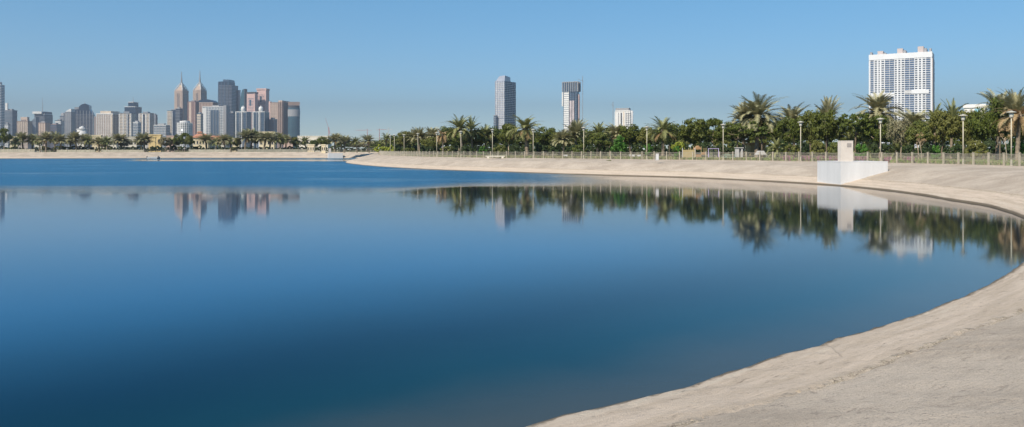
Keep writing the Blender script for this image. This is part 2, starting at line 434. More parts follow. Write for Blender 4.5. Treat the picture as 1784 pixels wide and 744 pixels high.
def build_fence(pts, name, label, post_w, hgt, wires, group):
    o0 = pts[0]; z0 = ztop(o0.y); e = empty(name, (o0.x, o0.y, z0), 0, label, 'fence', group)
    rr = random.Random(len(pts))
    for i, p in enumerate(pts):
        a = pts[max(0, i-1)]; b = pts[min(len(pts)-1, i+1)]; t = (b-a).normalized(); z = ztop(p.y)-z0
        M = Matrix.Translation((p.x-o0.x, p.y-o0.y, z)) @ Matrix.Rotation(math.atan2(t.y, t.x)+rr.gauss(0, .02), 4, 'Z') @ Matrix.Rotation(rr.gauss(0, .008), 4, 'X')
        mb = MB(); h = hgt+rr.gauss(0, .015)
        mb.box(-post_w/2, post_w/2, -post_w/2, post_w/2, -.1, h, 0, M)
        mb.box(-post_w/2-.02, post_w/2+.02, -post_w/2-.02, post_w/2+.02, h+.003, h+.05, 0, M)
        mb.build('fence_post', M_post, e)
        if i < len(pts)-1:
            q = pts[i+1]; L = (q-p).length; u = (q-p)/L; mb = MB(); zq = ztop(q.y)-z0
            def pt(s, zz): 
                c = p+u*s; return Vector((c.x-o0.x, c.y-o0.y, z+(zq-z)*s/L+zz))
            s0, s1 = post_w/2, L-post_w/2; k = 6; sag = .05
            top = [pt(s0+(s1-s0)*j/k, hgt-.06-sag*math.sin(math.pi*j/k)) for j in range(k+1)]
            mb.tube(top, [.016]*(k+1), 4)
            for zz in (.12, .42, .72): mb.cyl(pt(s0, zz), pt(s1, zz), .008, .008, 4, 0, False)
            for j in range(1, wires):
                s = s0+(s1-s0)*j/wires; mb.cyl(pt(s, .08), pt(s, hgt-.08-sag*math.sin(math.pi*j/wires)), .008, .008, 3, 0, False)
            mb.build('wire_panel', M_wire, e)
    return e
near = [Vector(p) for p in FO]; cut = next(i for i, p in enumerate(near) if p.y > 236 and p.x < 0)
pts = resample([(p.x, p.y) for p in near[:cut]], 2.15)
pts = [p for p in pts if p.x/p.y*F+892 < 1880]
print('near posts', len(pts))
build_fence(pts[:100], 'park_fence', 'long low fence of pale concrete posts and wire along the near right bank', .135, 1.2, 20, 'lakeside fences')
far = [Vector(p) for p in FO[cut:]]; far = [p for p in far if p.y > 240 and p.x > -330 and p.y > 250]
cut2 = next((i for i, p in enumerate(far) if p.x < -226), len(far))
pf = resample([(p.x, p.y) for p in far[:cut2]], 3.2)
print('far posts', len(pf))
build_fence(pf[:100], 'park_fence', 'thin distant fence of short posts along the far left bank', .14, 1.05, 8, 'lakeside fences')
# kerb under the fence is the raised edge of the concrete bank

# ------------------------------------------------------------ lamp posts on the fence line
M_pole = pm('lamp_pole_paint', (.45, .41, .31), .55, .12, 2)
M_cap = pm('lamp_cap_metal', (.42, .40, .33), .5, .1, 2)
M_glass = pm('lamp_frosted_glass', (.45, .45, .40), .3, .08, 4)
def lamp_proto():
    e = empty('lamp_post', (0, 0, 0))
    mb = MB(); mb.lathe([(.17, 0), (.17, .05), (.10, .10), (.09, .55), (.065, .62)], 12); mb.build('base', M_pole, e)
    mb = MB(); mb.lathe([(.062, .6), (.056, 2.5), (.05, 4.42)], 10); mb.build('pole', M_pole, e, True)
    mb = MB(); mb.lathe([(.10, 4.425), (.17, 4.5), (.19, 4.84), (.12, 4.88)], 12); mb.build('lantern', M_glass, e, True)
    mb = MB(); mb.lathe([(.40, 4.9), (.42, 4.93), (.40, 4.97), (.14, 5.05), (.05, 5.1)], 16); mb.build('lamp_cap', M_cap, e)
    return e
LP = Protos({'l': lamp_proto})
lamps = [(1762, 'half hidden lamp post under the straw coloured fronds at the right edge'),
 (1678, 'tall disc capped lamp post nearest the camera, right of the white tower block'),
 (1534, 'lamp post just right of the white lakeside pillar'),
 (1395, 'lamp post a short way left of the white lakeside pillar'),
 (1260, 'lamp post left of the large pale date palm, beside the playground'),
 (1127, 'lamp post right of the bright green round bush'),
 (1017, 'lamp post directly right of the unfinished tower'),
 (929, 'lamp post in front of the drooping date palm, right of the blue glass tower'),
 (858, 'lamp post behind the low concrete bench, below the blue glass tower'),
 (803, 'lamp post in front of the tall twin crowned palm left of the blue tower'),
 (761, 'lamp post beside the orange dead fronds left of the twin crowned palm'),
 (728, 'slim far lamp post between the small grey palms and the orange dead fronds'),
 (704, 'slim far lamp post in front of the rounded olive green tree'),
 (687, 'slim far lamp post at the right end of the yellow green hedge'),
 (680, 'farthest slim lamp post standing behind the yellow green hedge')]
for px, lab in lamps:
    p = on_fence(px)
    if p is None: continue
    t = .35; p = p+Vector((p.x, p.y, 0)).normalized()*t
    LP.place('l', (p.x, p.y, ztop(p.y)-.02), rnd.uniform(0, 3), (1, 1, rnd.uniform(1.0, 1.05)), lab, 'lamp post', 'lamp posts along the lakeside fence')

# ------------------------------------------------------------ white concrete inlet structure with its pillar
M_white = pm('white_painted_concrete', (.60, .60, .60), .8, .08, .9, 0, .2, True)
M_whitep = pm('white_plastered_pillar', (.62, .56, .50), .8, .08, .9, 0, .15)
def inlet(px, D, ln, wd, zt, ph, pw, label, plaque=True, ang=.14):
    e = empty('concrete_inlet', (wx(px, D), D, 0), ang, label, 'concrete structure', 'white concrete inlets on the lake edge')
    mb = MB(); b = .03
    mb.prism([(b, -1.2), (ln, -1.2), (ln, zt), (b, zt)], 0, wd); 
    mb.build('base_wall', M_white, e)
    mb = MB(); mb.box(.01, ln+.012, -.012, wd+.012, zt+.003, zt+.07); mb.build('coping', M_white, e)
    mb = MB(); mb.box(.12, .12+pw, .1, .1+pw*.45, zt+.073, zt+ph); mb.build('pillar', M_whitep, e)
    mb = MB(); mb.box(.108, .132+pw, .088, .112+pw*.45, zt+ph+.003, zt+ph+.05); mb.build('pillar_cap', M_whitep, e)
    if plaque:
        mb = MB(); mb.box(.12+pw*.50, .12+pw*.84, .07, .098, zt+ph*.72, zt+ph*.9); mb.build('plaque', pm('grey_plaque', (.32, .29, .27), .6), e)
inlet(1464, 78.2, 5.0, 4.4, 2.30, 2.05, 1.28, 'large white concrete inlet block with a tall square pillar on the right bank')
inlet(572, 337, 6.0, 4, 2.0, 2.1, 1.0, 'tiny far white concrete inlet with a slim pillar on the far bank', False, .3)
# ------------------------------------------------------------ trees and palms
L_dark = leafmat('broadleaf_dark', (0.040, 0.066, 0.012), (0.115, 0.148, 0.021), (0.127, 0.132, 0.022))
L_mid = leafmat('broadleaf_mid', (0.059, 0.091, 0.019), (0.166, 0.181, 0.037), (0.185, 0.167, 0.045))
L_bright = leafmat('broadleaf_bright', (.04, .12, .012), (.09, .22, .03), (.10, .20, .03))
L_yellow = leafmat('yellow_green_leaf', (.22, .28, .03), (.36, .38, .05), (.30, .34, .05))
L_palm = leafmat('palm_leaflet', (0.176, 0.195, 0.105), (0.448, 0.412, 0.231), (0.400, 0.352, 0.198), .2)
L_palmg = leafmat('palm_leaflet_green', (0.113, 0.153, 0.054), (0.300, 0.305, 0.126), (0.300, 0.286, 0.116), .2)
L_straw = leafmat('dead_palm_leaflet', (.26, .17, .085), (.44, .31, .16), (.38, .27, .14), .2)
L_grey = leafmat('dusty_grey_leaf', (0.142, 0.140, 0.079), (0.302, 0.271, 0.158), (0.282, 0.224, 0.127), .2)
L_shade = leafmat('shaded_shrub_leaf', (0.017, 0.033, 0.010), (0.049, 0.083, 0.021), (0.056, 0.075, 0.023), .1)  # leaf green darkened so the undergrowth shade sits in the colour
B_bark = pm('tree_bark', (.15, .115, .08), .95, .3, 3, 0, .4)
B_pale = pm('pale_smooth_bark', (.36, .29, .21), .9, .2, 3, 0, .3)
B_palm = pm('palm_trunk_bark', (.23, .185, .135), .95, .3, 5, 0, .5)

def crown_mesh(seed, W, H, z0, n_cl, n_leaf, leaf, flat=1.0, holes=.0):
    """leaf-sized faces spread over many clumps that fill an uneven crown"""
    r = random.Random(seed); mb = MB(); cl = []
    lob = [(r.uniform(0, 2*math.pi), r.uniform(.72, 1.08)) for _ in range(7)]
    for _ in range(n_cl):
        for _t in range(30):
            x, y, z = r.uniform(-1, 1), r.uniform(-1, 1), r.uniform(-1, 1); q = x*x+y*y+z*z
            if .30 < q < 1: break
        a = math.atan2(y, x); k = 1.0
        for la, lw in lob:
            if abs((a-la+math.pi) % (2*math.pi)-math.pi) < .45: k = lw
        zz = (z if z > 0 else z*.75)
        cl.append((x*W/2*k*.86, y*W/2*k*.86, z0+H/2+zz*H/2*.88, r.uniform(.55, 1.15)*min(W, H)*.17))
    for cx, cy, cz, cr in cl:
        for _ in range(n_leaf):
            u = Vector((r.gauss(0, 1), r.gauss(0, 1), r.gauss(0, 1)*.8+.25))
            if u.length < .01: continue
            u.normalize(); p = Vector((cx, cy, cz))+Vector((u.x, u.y, u.z*.7*flat))*cr*r.uniform(.55, 1.1)
            nn = (u+Vector((r.gauss(0, .55), r.gauss(0, .55), r.gauss(0, .5)+.2))).normalized()
            t = nn.orthogonal().normalized(); t = Matrix.Rotation(r.uniform(0, 6.28), 3, nn) @ t; b = nn.cross(t)
            s = leaf*r.uniform(.6, 1.3); w_ = s*.55
            mb.add([p-t*s, p+b*w_-t*s*.1, p+t*s, p-b*w_-t*s*.1], [(0, 1, 2, 3)])
    return mb, cl
def trunk_mesh(seed, h, r0, cl, n_limb, lean=.4):
    r = random.Random(seed+99); mb = MB(); pts = []; rs = []; dx, dy = r.uniform(-lean, lean), r.uniform(-lean, lean)
    for i in range(6):
        t = i/5; pts.append((dx*t*t+r.gauss(0, .03), dy*t*t+r.gauss(0, .03), h*t-.1)); rs.append(r0*(1.25 if i == 0 else 1)*(1-.35*t))
    mb.tube(pts, rs, 8); top = Vector(pts[-1])
    for c in sorted(cl, key=lambda c: c[2])[::max(1, len(cl)//n_limb)][:n_limb]:
        e = Vector(c[:3]); s = Vector(pts[3])*(.5)+top*.5 if r.random() < .5 else top
        mid = s.lerp(e, .5)+Vector((0, 0, -.15))
        mb.tube([s-Vector((0, 0, .1)), mid, e], [r0*.5, r0*.32, r0*.10], 5)
    return mb
def broad(name, seed, W, H, th, leafm, barkm, n_cl=60, n_leaf=75, leaf=.2, flat=1., r0=.16):
    def f():
        e = empty(name, (0, 0, 0)); mb, cl = crown_mesh(seed, W, H, th, n_cl, n_leaf, leaf, flat)
        mb.build('crown', leafm, e); trunk_mesh(seed, th+H*.35, r0, cl, 8).build('trunk', barkm, e, True); return e
    return f
def frond(mb, r, base, az_, el0, L, droop, nl, mi, ll):
    pts = []; p = Vector(base); el_ = el0; n = 9; hd = Vector((math.cos(az_), math.sin(az_), 0)); tw = r.gauss(0, .12)
    for i in range(n+1):
        pts.append(p.copy()); d = hd*math.cos(el_)+Vector((0, 0, math.sin(el_))); p = p+d*(L/n); el_ -= droop/n*(.5+i/n)
    side = Vector((-math.sin(az_), math.cos(az_), 0))
    for i in range(n):     # rachis as a thin flat strip with a fold
        a, b = pts[i], pts[i+1]; w0 = .035*(1-i/n)+.008
        mb.add([a-side*w0, a+side*w0, b+side*w0*.9, b-side*w0*.9], [(0, 1, 2, 3)], mi)
    for k in range(nl):
        t = .12+.88*(k+.5)/nl; i = min(n-1, int(t*n)); q = pts[i].lerp(pts[i+1], t*n-i); d = (pts[i+1]-pts[i]).normalized()
        up = side.cross(d); up = up if up.z > 0 else -up
        ln = ll*math.sin(math.pi*min(1, .18+t*.80))**.6*r.uniform(.65, 1.2)
        for s in (-1, 1):
            v = (d*.62+side*s*.72+up*(.28+tw*s)).normalized(); v.z -= .12; w_ = d*.038*(ll/.5)
            tip = q+v*ln-Vector((0, 0, ln*ln*.18))
            mb.add([q-w_, q+w_, tip+w_*.25, tip-w_*.25], [(0, 1, 2, 3)], mi)
def palm(name, seed, th, L, n_up, n_low, leafm, droop=1.5, dead=8, r0=.2, el_max=1.35, ll=.48, lo=.35):
    def f():
        r = random.Random(seed); e = empty(name, (0, 0, 0)); dx, dy = r.uniform(-.3, .3), r.uniform(-.3, .3); top = Vector((dx, dy, th))
        tb = MB(); pts = []; rs = []; m = max(8, int(th*4))
        for i in range(m+1):
            t = i/m; pts.append((dx*t*t, dy*t*t, th*t-.1)); rs.append(r0*(1.2 if t < .06 else 1)*(1+(.10 if i % 2 else -.06))*(1-.12*t))
        tb.tube(pts, rs, 9); tb.build('trunk', B_palm, e)
        b2 = MB(); b2.lathe([(r0*.9, th-.35), (r0*1.7, th-.1), (r0*1.5, th+.15), (r0*.4, th+.45)], 10, (dx, dy)); b2.build('crown_base', B_palm, e)
        c = MB()
        a0 = r.uniform(0, 6.28)
        for k in range(n_up+n_low):
            a = k*2.399+r.gauss(0, .22); asy = math.cos(a-a0); t = k/(n_up+n_low-1); el_ = el_max-(el_max+lo)*t**(1.3 if lo < .2 else 1.05)+r.gauss(0, .14)-.10*asy
            frond(c, r, top+Vector((math.cos(a)*.12, math.sin(a)*.12, .25-.35*t)), a, el_, L*r.uniform(.62, 1.12)*(1+.10*asy), droop*(.55+.7*t)*r.uniform(.6, 1.5), 36, 0, ll)
        c.build('fronds', leafm, e)
        if dead:
            g = MB()
            for k in range(dead):
                a = k*2.1+r.gauss(0, .3); frond(g, r, top+Vector((math.cos(a)*.15, math.sin(a)*.15, -.12)), a, -.35+r.gauss(0, .2), L*.75*r.uniform(.8, 1.1), 1.3, 16, 0, ll*.8)
            g.build('dead_fronds', L_straw, e)
        return e
    return f
BW, BH = 7.0, 5.0       # broadleaf sources: crown 7 m wide and 5 m high on a 2 m clear trunk (7 m in all)
TP = Protos({
 'dark0': broad('shade_tree', 1, BW, BH, 2, L_dark, B_bark), 'dark1': broad('shade_tree', 2, BW, BH, 2, L_dark, B_pale, 50, 90),
 'dark2': broad('shade_tree', 3, BW, BH, 2, L_dark, B_bark, 75, 60), 'mid0': broad('shade_tree', 4, BW, BH, 2, L_mid, B_pale),
 'mid1': broad('shade_tree', 5, BW, BH, 2, L_mid, B_bark, 55, 80), 'flat0': broad('flat_topped_tree', 6, 9, 3.6, 3.2, L_dark, B_bark, 70, 75, .2, .6, .2),
 'flat1': broad('flat_topped_tree', 7, 9, 3.6, 3.2, L_mid, B_pale, 64, 75, .2, .6, .2),
 'grey0': broad('dusty_tree', 8, BW, BH, 2, L_grey, B_pale, 45, 70), 'yel0': broad('small_tree', 9, 4, 2.4, 1.2, L_yellow, B_bark, 30, 70, .15),
 'bright0': broad('round_bush', 10, 4, 3.6, .15, L_bright, B_bark, 50, 90, .14, 1, .06),
 'bush0': broad('bush', 11, 3, 1.5, .05, L_mid, B_bark, 26, 70, .12, 1, .04), 'bush1': broad('bush', 12, 3, 1.5, .05, L_bright, B_bark, 26, 70, .12, 1, .04),
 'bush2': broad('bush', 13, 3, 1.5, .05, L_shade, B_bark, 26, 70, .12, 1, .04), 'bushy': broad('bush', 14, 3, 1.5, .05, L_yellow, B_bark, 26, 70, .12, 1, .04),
 'bare0': broad('small_bare_tree', 15, 2.4, 1.6, 2.0, L_straw, B_pale, 12, 20, .1, 1, .07),
 'p_up': palm('date_palm', 21, 5.0, 3.1, 112, 12, L_palm, 1.0, 6, .2, 1.45, .48, -.05), 'p_up2': palm('date_palm', 22, 5.0, 3.1, 90, 18, L_palm, 1.2, 10, .2, 1.4, .48, .1),
 'p_up3': palm('date_palm', 31, 5.0, 3.1, 76, 22, L_palm, 1.75, 10, .2, 1.4, .5, .3),
 'p_gr': palm('date_palm', 23, 5.0, 3.0, 54, 16, L_palmg, 1.7, 8), 'p_dr': palm('date_palm', 24, 5.0, 3.0, 28, 26, L_palmg, 2.1, 16, .22, 1.4),
 'p_sp': palm('date_palm', 25, 5.0, 2.8, 24, 14, L_palmg, 1.5, 6, .18, 1.45), 'p_st': palm('date_palm', 26, 5.0, 3.0, 8, 18, L_straw, 2.0, 22, .18, .9),
 'p_yng': palm('date_palm', 27, 1.2, 2.4, 34, 8, L_palmg, 1.3, 0, .2),
})
def plant(kind, px, ytop, wpx, D, label, group, cat='tree', zbase=None):
    z = ztop(D) if zbase is None else zbase
    H = wz(ytop, D)-z; W = wpx/F*D
    if kind.startswith('p_'):
        sw = W/(3.6 if kind in ('p_up', 'p_up2', 'p_up3') else 3.9); tot = {'p_yng': 3.6, 'p_dr': 7.2, 'p_st': 6.3}.get(kind, 7.75); cap = tot-(1.2 if kind == 'p_yng' else 5.0)
        # keep the crown in proportion; the trunk takes up the remaining height through the z scale
        sz = H/tot*1.04
    else:
        base = {'dark': (7, 7), 'mid0': (7, 7), 'mid1': (7, 7), 'flat': (9, 6.8), 'grey': (7, 7), 'yel0': (4, 3.6), 'brig': (4, 3.75), 'bush': (3, 1.55), 'bare': (2.4, 3.6)}[kind[:4]]
        sw = W/base[0]; sz = H/base[1]*(1.05 if cat == 'tree' and D < 240 else 1.0)
    return TP.place(kind, (wx(px, D), D, z-.03), rnd.uniform(0, 6.28), (sw, sw, sz), label, cat, group)
G1 = 'palms in the lakeside park'; G2 = 'shade trees in the lakeside park'; G3 = 'bushes in the lakeside park'
near_trees = [
 # palms, left to right: kind, x, top y, width, depth, label
 ('p_up', 600, 238, 26, 330, 'grey green palm directly behind the far white inlet', G1, 'palm'),
 ('p_gr', 622, 239, 24, 330, 'squat palm just right of the far white inlet, in front of dark shrubs', G1, 'palm'),
 ('p_up2', 643, 236, 24, 320, 'palm half way between the far white inlet and the yellow green hedge', G1, 'palm'),
 ('p_gr', 672, 233, 26, 300, 'dusty palm rising straight behind the yellow green hedge', G1, 'palm'),
 ('p_up', 731, 226, 32, 215, 'feathery grey palm right of the rounded olive green tree', G1, 'palm'),
 ('p_up2', 750, 224, 28, 225, 'feathery palm touching the dark tree left of the orange dead fronds', G1, 'palm'),
 ('p_st', 772, 228, 26, 172, 'palm of dead orange fronds left of the twin crowned palm', G1, 'palm'),
 ('p_gr', 805, 203, 46, 182, 'tallest palm left of the blue glass tower, left half of a twin crown', G1, 'palm'),
 ('p_sp', 823, 206, 36, 186, 'tall palm left of the blue glass tower, right half of a twin crown', G1, 'palm'),
 ('p_gr', 846, 219, 30, 190, 'short palm squeezed between the twin crowned palm and the blue tower', G1, 'palm'),
 ('p_dr', 918, 207, 60, 158, 'lone date palm with long drooping straw fronds right of the blue tower', G1, 'palm'),
 ('p_up', 1003, 214, 36, 152, 'palm whose fronds cover the foot of the unfinished tower', G1, 'palm'),
 ('p_up2', 982, 229, 30, 150, 'short palm at the lower left of the unfinished tower', G1, 'palm'),
 ('p_gr', 1041, 215, 36, 160, 'palm between the unfinished tower and the small white tower', G1, 'palm'),
 ('p_up3', 1072, 217, 34, 162, 'spreading palm in front of the small white tower, above the bright bush', G1, 'palm'),
 ('p_dr', 1155, 211, 54, 140, 'wide arching palm right of the bright bush and its lamp post', G1, 'palm'),
 ('p_up3', 1318, 168, 66, 128, 'largest palm, a tall pale crown above the playground end of the park', G1, 'palm'),
 ('p_up2', 1295, 184, 46, 131, 'lower left neighbour of the largest pale crowned palm', G1, 'palm'),
 ('p_up3', 1384, 184, 44, 132, 'palm with a spiky top right of the largest palm', G1, 'palm'),
 ('p_up', 1441, 178, 36, 126, 'upright palm left of the white pillar, its top alone above the dark trees', G1, 'palm'),
 ('p_up3', 1533, 161, 58, 121, 'tall full palm covering the lower left of the white tower block', G1, 'palm'),
 ('p_up3', 1590, 193, 54, 112, 'dusty spreading palm below the middle of the white tower block', G1, 'palm'),
 ('p_sp', 1628, 184, 40, 114, 'thin palm crossing the lower right corner of the white tower block', G1, 'palm'),
 ('p_sp', 1657, 177, 46, 112, 'open sprayed palm above the tallest lamp post, right of the tower block', G1, 'palm'),
 ('p_up3', 1737, 160, 48, 108, 'pale palm crown above the big dark tree near the right edge', G1, 'palm'),
 ('p_up2', 1776, 162, 46, 100, 'palm crown cut by the right edge above the straw fronds', G1, 'palm'),
 ('p_st', 1772, 186, 74, 90, 'palm hung with straw coloured dead fronds at the right edge', G1, 'palm'),
 ('p_yng', 1480, 228, 34, 122, 'short young palm behind the white pillar', G1, 'palm'),
 ('p_yng', 1507, 232, 30, 118, 'stemless young palm right of the white pillar', G1, 'palm'),
 ('p_yng', 1562, 236, 34, 112, 'young palm right of the lamp post beside the white pillar', G1, 'palm'),
 ('p_yng', 1352, 236, 34, 122, 'young palm under the dark trees right of the yellow wall', G1, 'palm'),
 # broadleaf
 ('mid1', 706, 230, 44, 225, 'rounded olive green tree left of the two feathery grey palms', G2),
 ('dark0', 778, 221, 40, 205, 'dark tree rising behind the orange dead fronds', G2),
 ('mid0', 752, 240, 40, 212, 'low mid green tree under the feathery grey palms', G2),
 ('dark1', 800, 226, 54, 194, 'dense tree under the twin crowned palm', G2),
 ('mid0', 832, 226, 46, 188, 'olive tree in front of the short palm left of the blue tower', G2),
 ('dark2', 858, 220, 40, 192, 'dark tree against the left foot of the blue glass tower', G2),
 ('dark1', 886, 218, 48, 184, 'dark green tree against the right foot of the blue glass tower', G2),
 ('dark0', 950, 222, 50, 172, 'dark green tree between the drooping palm and the unfinished tower', G2),
 ('mid1', 978, 232, 44, 164, 'mid green tree at the left foot of the unfinished tower', G2),
 ('dark2', 1018, 226, 48, 168, 'dark tree at the right foot of the unfinished tower', G2),
 ('mid1', 1045, 232, 44, 150, 'mid green tree left of the bright green round bush', G2),
 ('dark1', 1062, 224, 44, 172, 'dark tree behind the bright green round bush', G2),
 ('dark0', 1098, 218, 56, 160, 'dark tree beneath the small white tower, right of the bright bush', G2),
 ('mid0', 1126, 222, 44, 158, 'mid green tree behind the lamp post right of the bright bush', G2),
 ('dark2', 1166, 213, 44, 156, 'dark tree behind the wide arching palm', G2),
 ('dark0', 1208, 207, 66, 134, 'big flat headed dark tree above the left of the playground', G2),
 ('dark1', 1243, 209, 56, 138, 'dark rounded tree above the right of the playground', G2),
 ('flat0', 1284, 214, 66, 128, 'dark layered tree left under the largest palm', G2),
 ('flat0', 1328, 210, 70, 126, 'dark layered tree directly under the largest palm', G2),
 ('dark2', 1375, 203, 58, 124, 'dark tree below the spiky topped palm', G2),
 ('mid1', 1412, 196, 54, 124, 'olive green tree behind the lamp post left of the white pillar', G2),
 ('dark0', 1440, 194, 60, 120, 'dark tree with a forked pale trunk left of the white pillar', G2),
 ('flat0', 1490, 197, 78, 118, 'broad dark tree spreading over the white pillar', G2),
 ('dark1', 1532, 204, 56, 116, 'dark tree under the tall full palm beside the tower block', G2),
 ('grey0', 1570, 206, 48, 108, 'dusty grey green tree below the white tower block', G2),
 ('mid0', 1600, 212, 52, 106, 'olive tree under the dusty spreading palm', G2),
 ('mid1', 1640, 196, 62, 106, 'wide olive tree left of the tallest lamp post', G2),
 ('mid1', 1680, 196, 56, 105, 'wide olive tree behind the tallest lamp post', G2),
 ('dark2', 1712, 188, 60, 103, 'dark tree right of the tallest lamp post', G2),
 ('dark0', 1742, 172, 64, 102, 'tall dark tree beneath the pale palm crown near the right edge', G2),
 ('dark1', 1790, 196, 70, 112, 'shadowy tree behind the straw coloured fronds at the right edge', G2),
 ('bare0', 1606, 232, 22, 94, 'small bare topped tree right of the young palm, before the olive trees', G2),
 ('bare0', 1754, 222, 26, 80, 'small pollarded bare tree at the fence near the right edge', G2),
 ('yel0', 1182, 247, 28, 132, 'small golden leaved tree left of the playground', G2),
 ('bright0', 1080, 236, 31, 136, 'bright green round bush below the small white tower', G3, 'bush'),
 # bushes
 ('bushy', 662, 250, 26, 232, 'left piece of the clipped yellow green hedge at the fence end', G3, 'bush'),
 ('bushy', 681, 251, 22, 228, 'right piece of the clipped yellow green hedge at the fence end', G3, 'bush'),
 ('bush1', 842, 255, 26, 165, 'green bush left of the lamp post by the bench', G3, 'bush'),
 ('bush1', 1130, 250, 22, 140, 'green bush at the foot of the lamp post right of the bright bush', G3, 'bush'),
 ('bush1', 1180, 254, 18, 126, 'low green bush below the golden leaved tree', G3, 'bush'),
 ('bush1', 1630, 252, 22, 100, 'bright low bush below the wide olive tree left of the tallest lamp', G3, 'bush'),
 ('bush1', 1500, 250, 34, 108, 'green bush just right of the white pillar', G3, 'bush'),
 ('bush2', 1520, 248, 26, 112, 'dark bush left of the lamp post beside the white pillar', G3, 'bush'),
 ('bush0', 1455, 248, 30, 114, 'olive bush just left of the white pillar', G3, 'bush'),
 ('bush0', 1425, 246, 34, 118, 'olive bush under the forked pale trunk', G3, 'bush'),
 ('bush1', 1772, 236, 36, 92, 'bright bush under the straw fronds at the right edge', G3, 'bush'),
 ('bush0', 1700, 246, 40, 98, 'olive bush under the dark tree right of the tallest lamp', G3, 'bush'),
 ('bush2', 1665, 250, 34, 102, 'dark bush right behind the tallest lamp post', G3, 'bush'),
 ('bush2', 1585, 250, 30, 106, 'dark bush below the dusty spreading palm', G3, 'bush'),
 ('bush0', 1380, 250, 30, 120, 'olive bush below the spiky topped palm', G3, 'bush'),
 ('bush2', 1150, 248, 34, 146, 'dark bush at the foot of the wide arching palm', G3, 'bush'),
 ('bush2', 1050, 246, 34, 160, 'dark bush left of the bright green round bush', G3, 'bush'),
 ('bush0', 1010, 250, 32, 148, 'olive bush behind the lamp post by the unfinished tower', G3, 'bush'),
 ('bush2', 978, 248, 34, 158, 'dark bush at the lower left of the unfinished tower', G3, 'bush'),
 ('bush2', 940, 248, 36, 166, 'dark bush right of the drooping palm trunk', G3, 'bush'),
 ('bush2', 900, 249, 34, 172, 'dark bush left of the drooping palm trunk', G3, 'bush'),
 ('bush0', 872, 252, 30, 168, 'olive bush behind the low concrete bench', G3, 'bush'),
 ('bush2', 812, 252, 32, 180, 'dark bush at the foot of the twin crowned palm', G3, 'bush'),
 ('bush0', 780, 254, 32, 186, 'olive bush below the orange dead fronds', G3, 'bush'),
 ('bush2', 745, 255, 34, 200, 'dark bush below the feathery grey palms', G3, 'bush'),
 ('bush0', 712, 257, 34, 215, 'olive bush below the rounded olive tree', G3, 'bush'),
]
for t in near_trees:
    kind, px, yt, wp, D, lab, grp = t[:7]; plant(kind, px, yt, wp, D, lab, grp, t[7] if len(t) > 7 else 'tree')
# a second, deeper row of dark trees closes the belt; nothing in the photo tells them apart
i = 0; px = 700
while px < 1800:
    base = np.interp(px, [700, 800, 1000, 1200, 1400, 1600, 1800], [236, 228, 228, 220, 212, 210, 205]); Dd = np.interp(px, [700, 900, 1200, 1800], [262, 225, 185, 150])
    plant('dark%d' % (i % 3), px, base+rnd.uniform(-3, 5), rnd.uniform(46, 60), Dd+rnd.uniform(-8, 8), 'dark tree in the shadowy back row closing the park belt behind the front trees', 'back row trees of the park')
    px += rnd.uniform(24, 32); i += 1
px = 690; i = 0
while px < 1800:
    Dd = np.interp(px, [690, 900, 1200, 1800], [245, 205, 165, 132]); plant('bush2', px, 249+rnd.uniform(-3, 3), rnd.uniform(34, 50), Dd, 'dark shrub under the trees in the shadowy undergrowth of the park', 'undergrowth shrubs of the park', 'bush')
    px += rnd.uniform(26, 36)
px = 700
while px < 1800:
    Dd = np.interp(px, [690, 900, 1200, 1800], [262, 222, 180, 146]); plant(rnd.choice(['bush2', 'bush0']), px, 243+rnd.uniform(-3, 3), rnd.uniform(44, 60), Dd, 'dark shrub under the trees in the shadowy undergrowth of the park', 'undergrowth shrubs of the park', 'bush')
    px += rnd.uniform(28, 38)

# far belt of palms and trees on the opposite bank: kind, x, top y, width
LMX = [(18, 'at the left edge below the striped blue tower'), (60, 'below the sand coloured blocks near the left edge'), (100, 'below the dark slab topped tower with the mast'),
 (135, 'below the low blocks left of the arched tower'), (166, 'below the dark arched tower'), (200, 'below the pale grid fronted block'), (246, 'below the stepped dark glass tower'),
 (300, 'beside the yellow villa'), (334, 'below the left spired tower'), (404, 'in front of the red roofed cream villa'), (452, 'below the two domed glass towers'),
 (506, 'below the brown grid tower'), (560, 'in front of the long cream building'), (640, 'beside the far white inlet')]
farb = [('dark1', 7, 224, 24), ('p_gr', 26, 240, 16), ('p_up', 40, 234, 20), ('p_up2', 56, 236, 18), ('p_gr', 70, 238, 16), ('p_up', 80, 233, 20), ('p_gr', 95, 231, 20), ('p_up2', 107, 236, 18),
 ('p_gr', 122, 236, 16), ('p_up', 133, 233, 20), ('p_up2', 148, 236, 18), ('p_gr', 156, 238, 16), ('p_up', 172, 241, 18), ('p_gr', 186, 239, 20), ('grey0', 180, 243, 20), ('p_up2', 212, 235, 26),
 ('grey0', 216, 240, 22), ('grey0', 246, 236, 24), ('p_up', 252, 235, 24), ('grey0', 288, 238, 22), ('p_gr', 296, 240, 20), ('dark0', 310, 234, 18), ('dark1', 322, 232, 20), ('mid0', 331, 236, 14),
 ('p_up', 360, 236, 24), ('p_gr', 376, 240, 18), ('p_up2', 392, 236, 20), ('p_gr', 402, 238, 18), ('mid0', 413, 240, 14), ('p_up', 427, 229, 24), ('p_gr', 437, 226, 24), ('dark2', 445, 227, 22), ('p_up2', 460, 232, 26),
 ('p_up', 470, 233, 22), ('p_gr', 489, 233, 22), ('p_up2', 498, 237, 18), ('mid1', 514, 239, 14), ('p_gr', 533, 239, 18), ('dark2', 548, 243, 16), ('dark0', 563, 238, 24), ('p_up', 583, 236, 24), ('p_gr', 594, 238, 20)]
cnt = {}
for k, x, *_ in farb:
    lm = next(l for xm, l in LMX if x <= xm); cnt.setdefault((k[0] == 'p', lm), []).append(x)
ORD = ['leftmost', 'second', 'third', 'fourth', 'fifth', 'sixth']
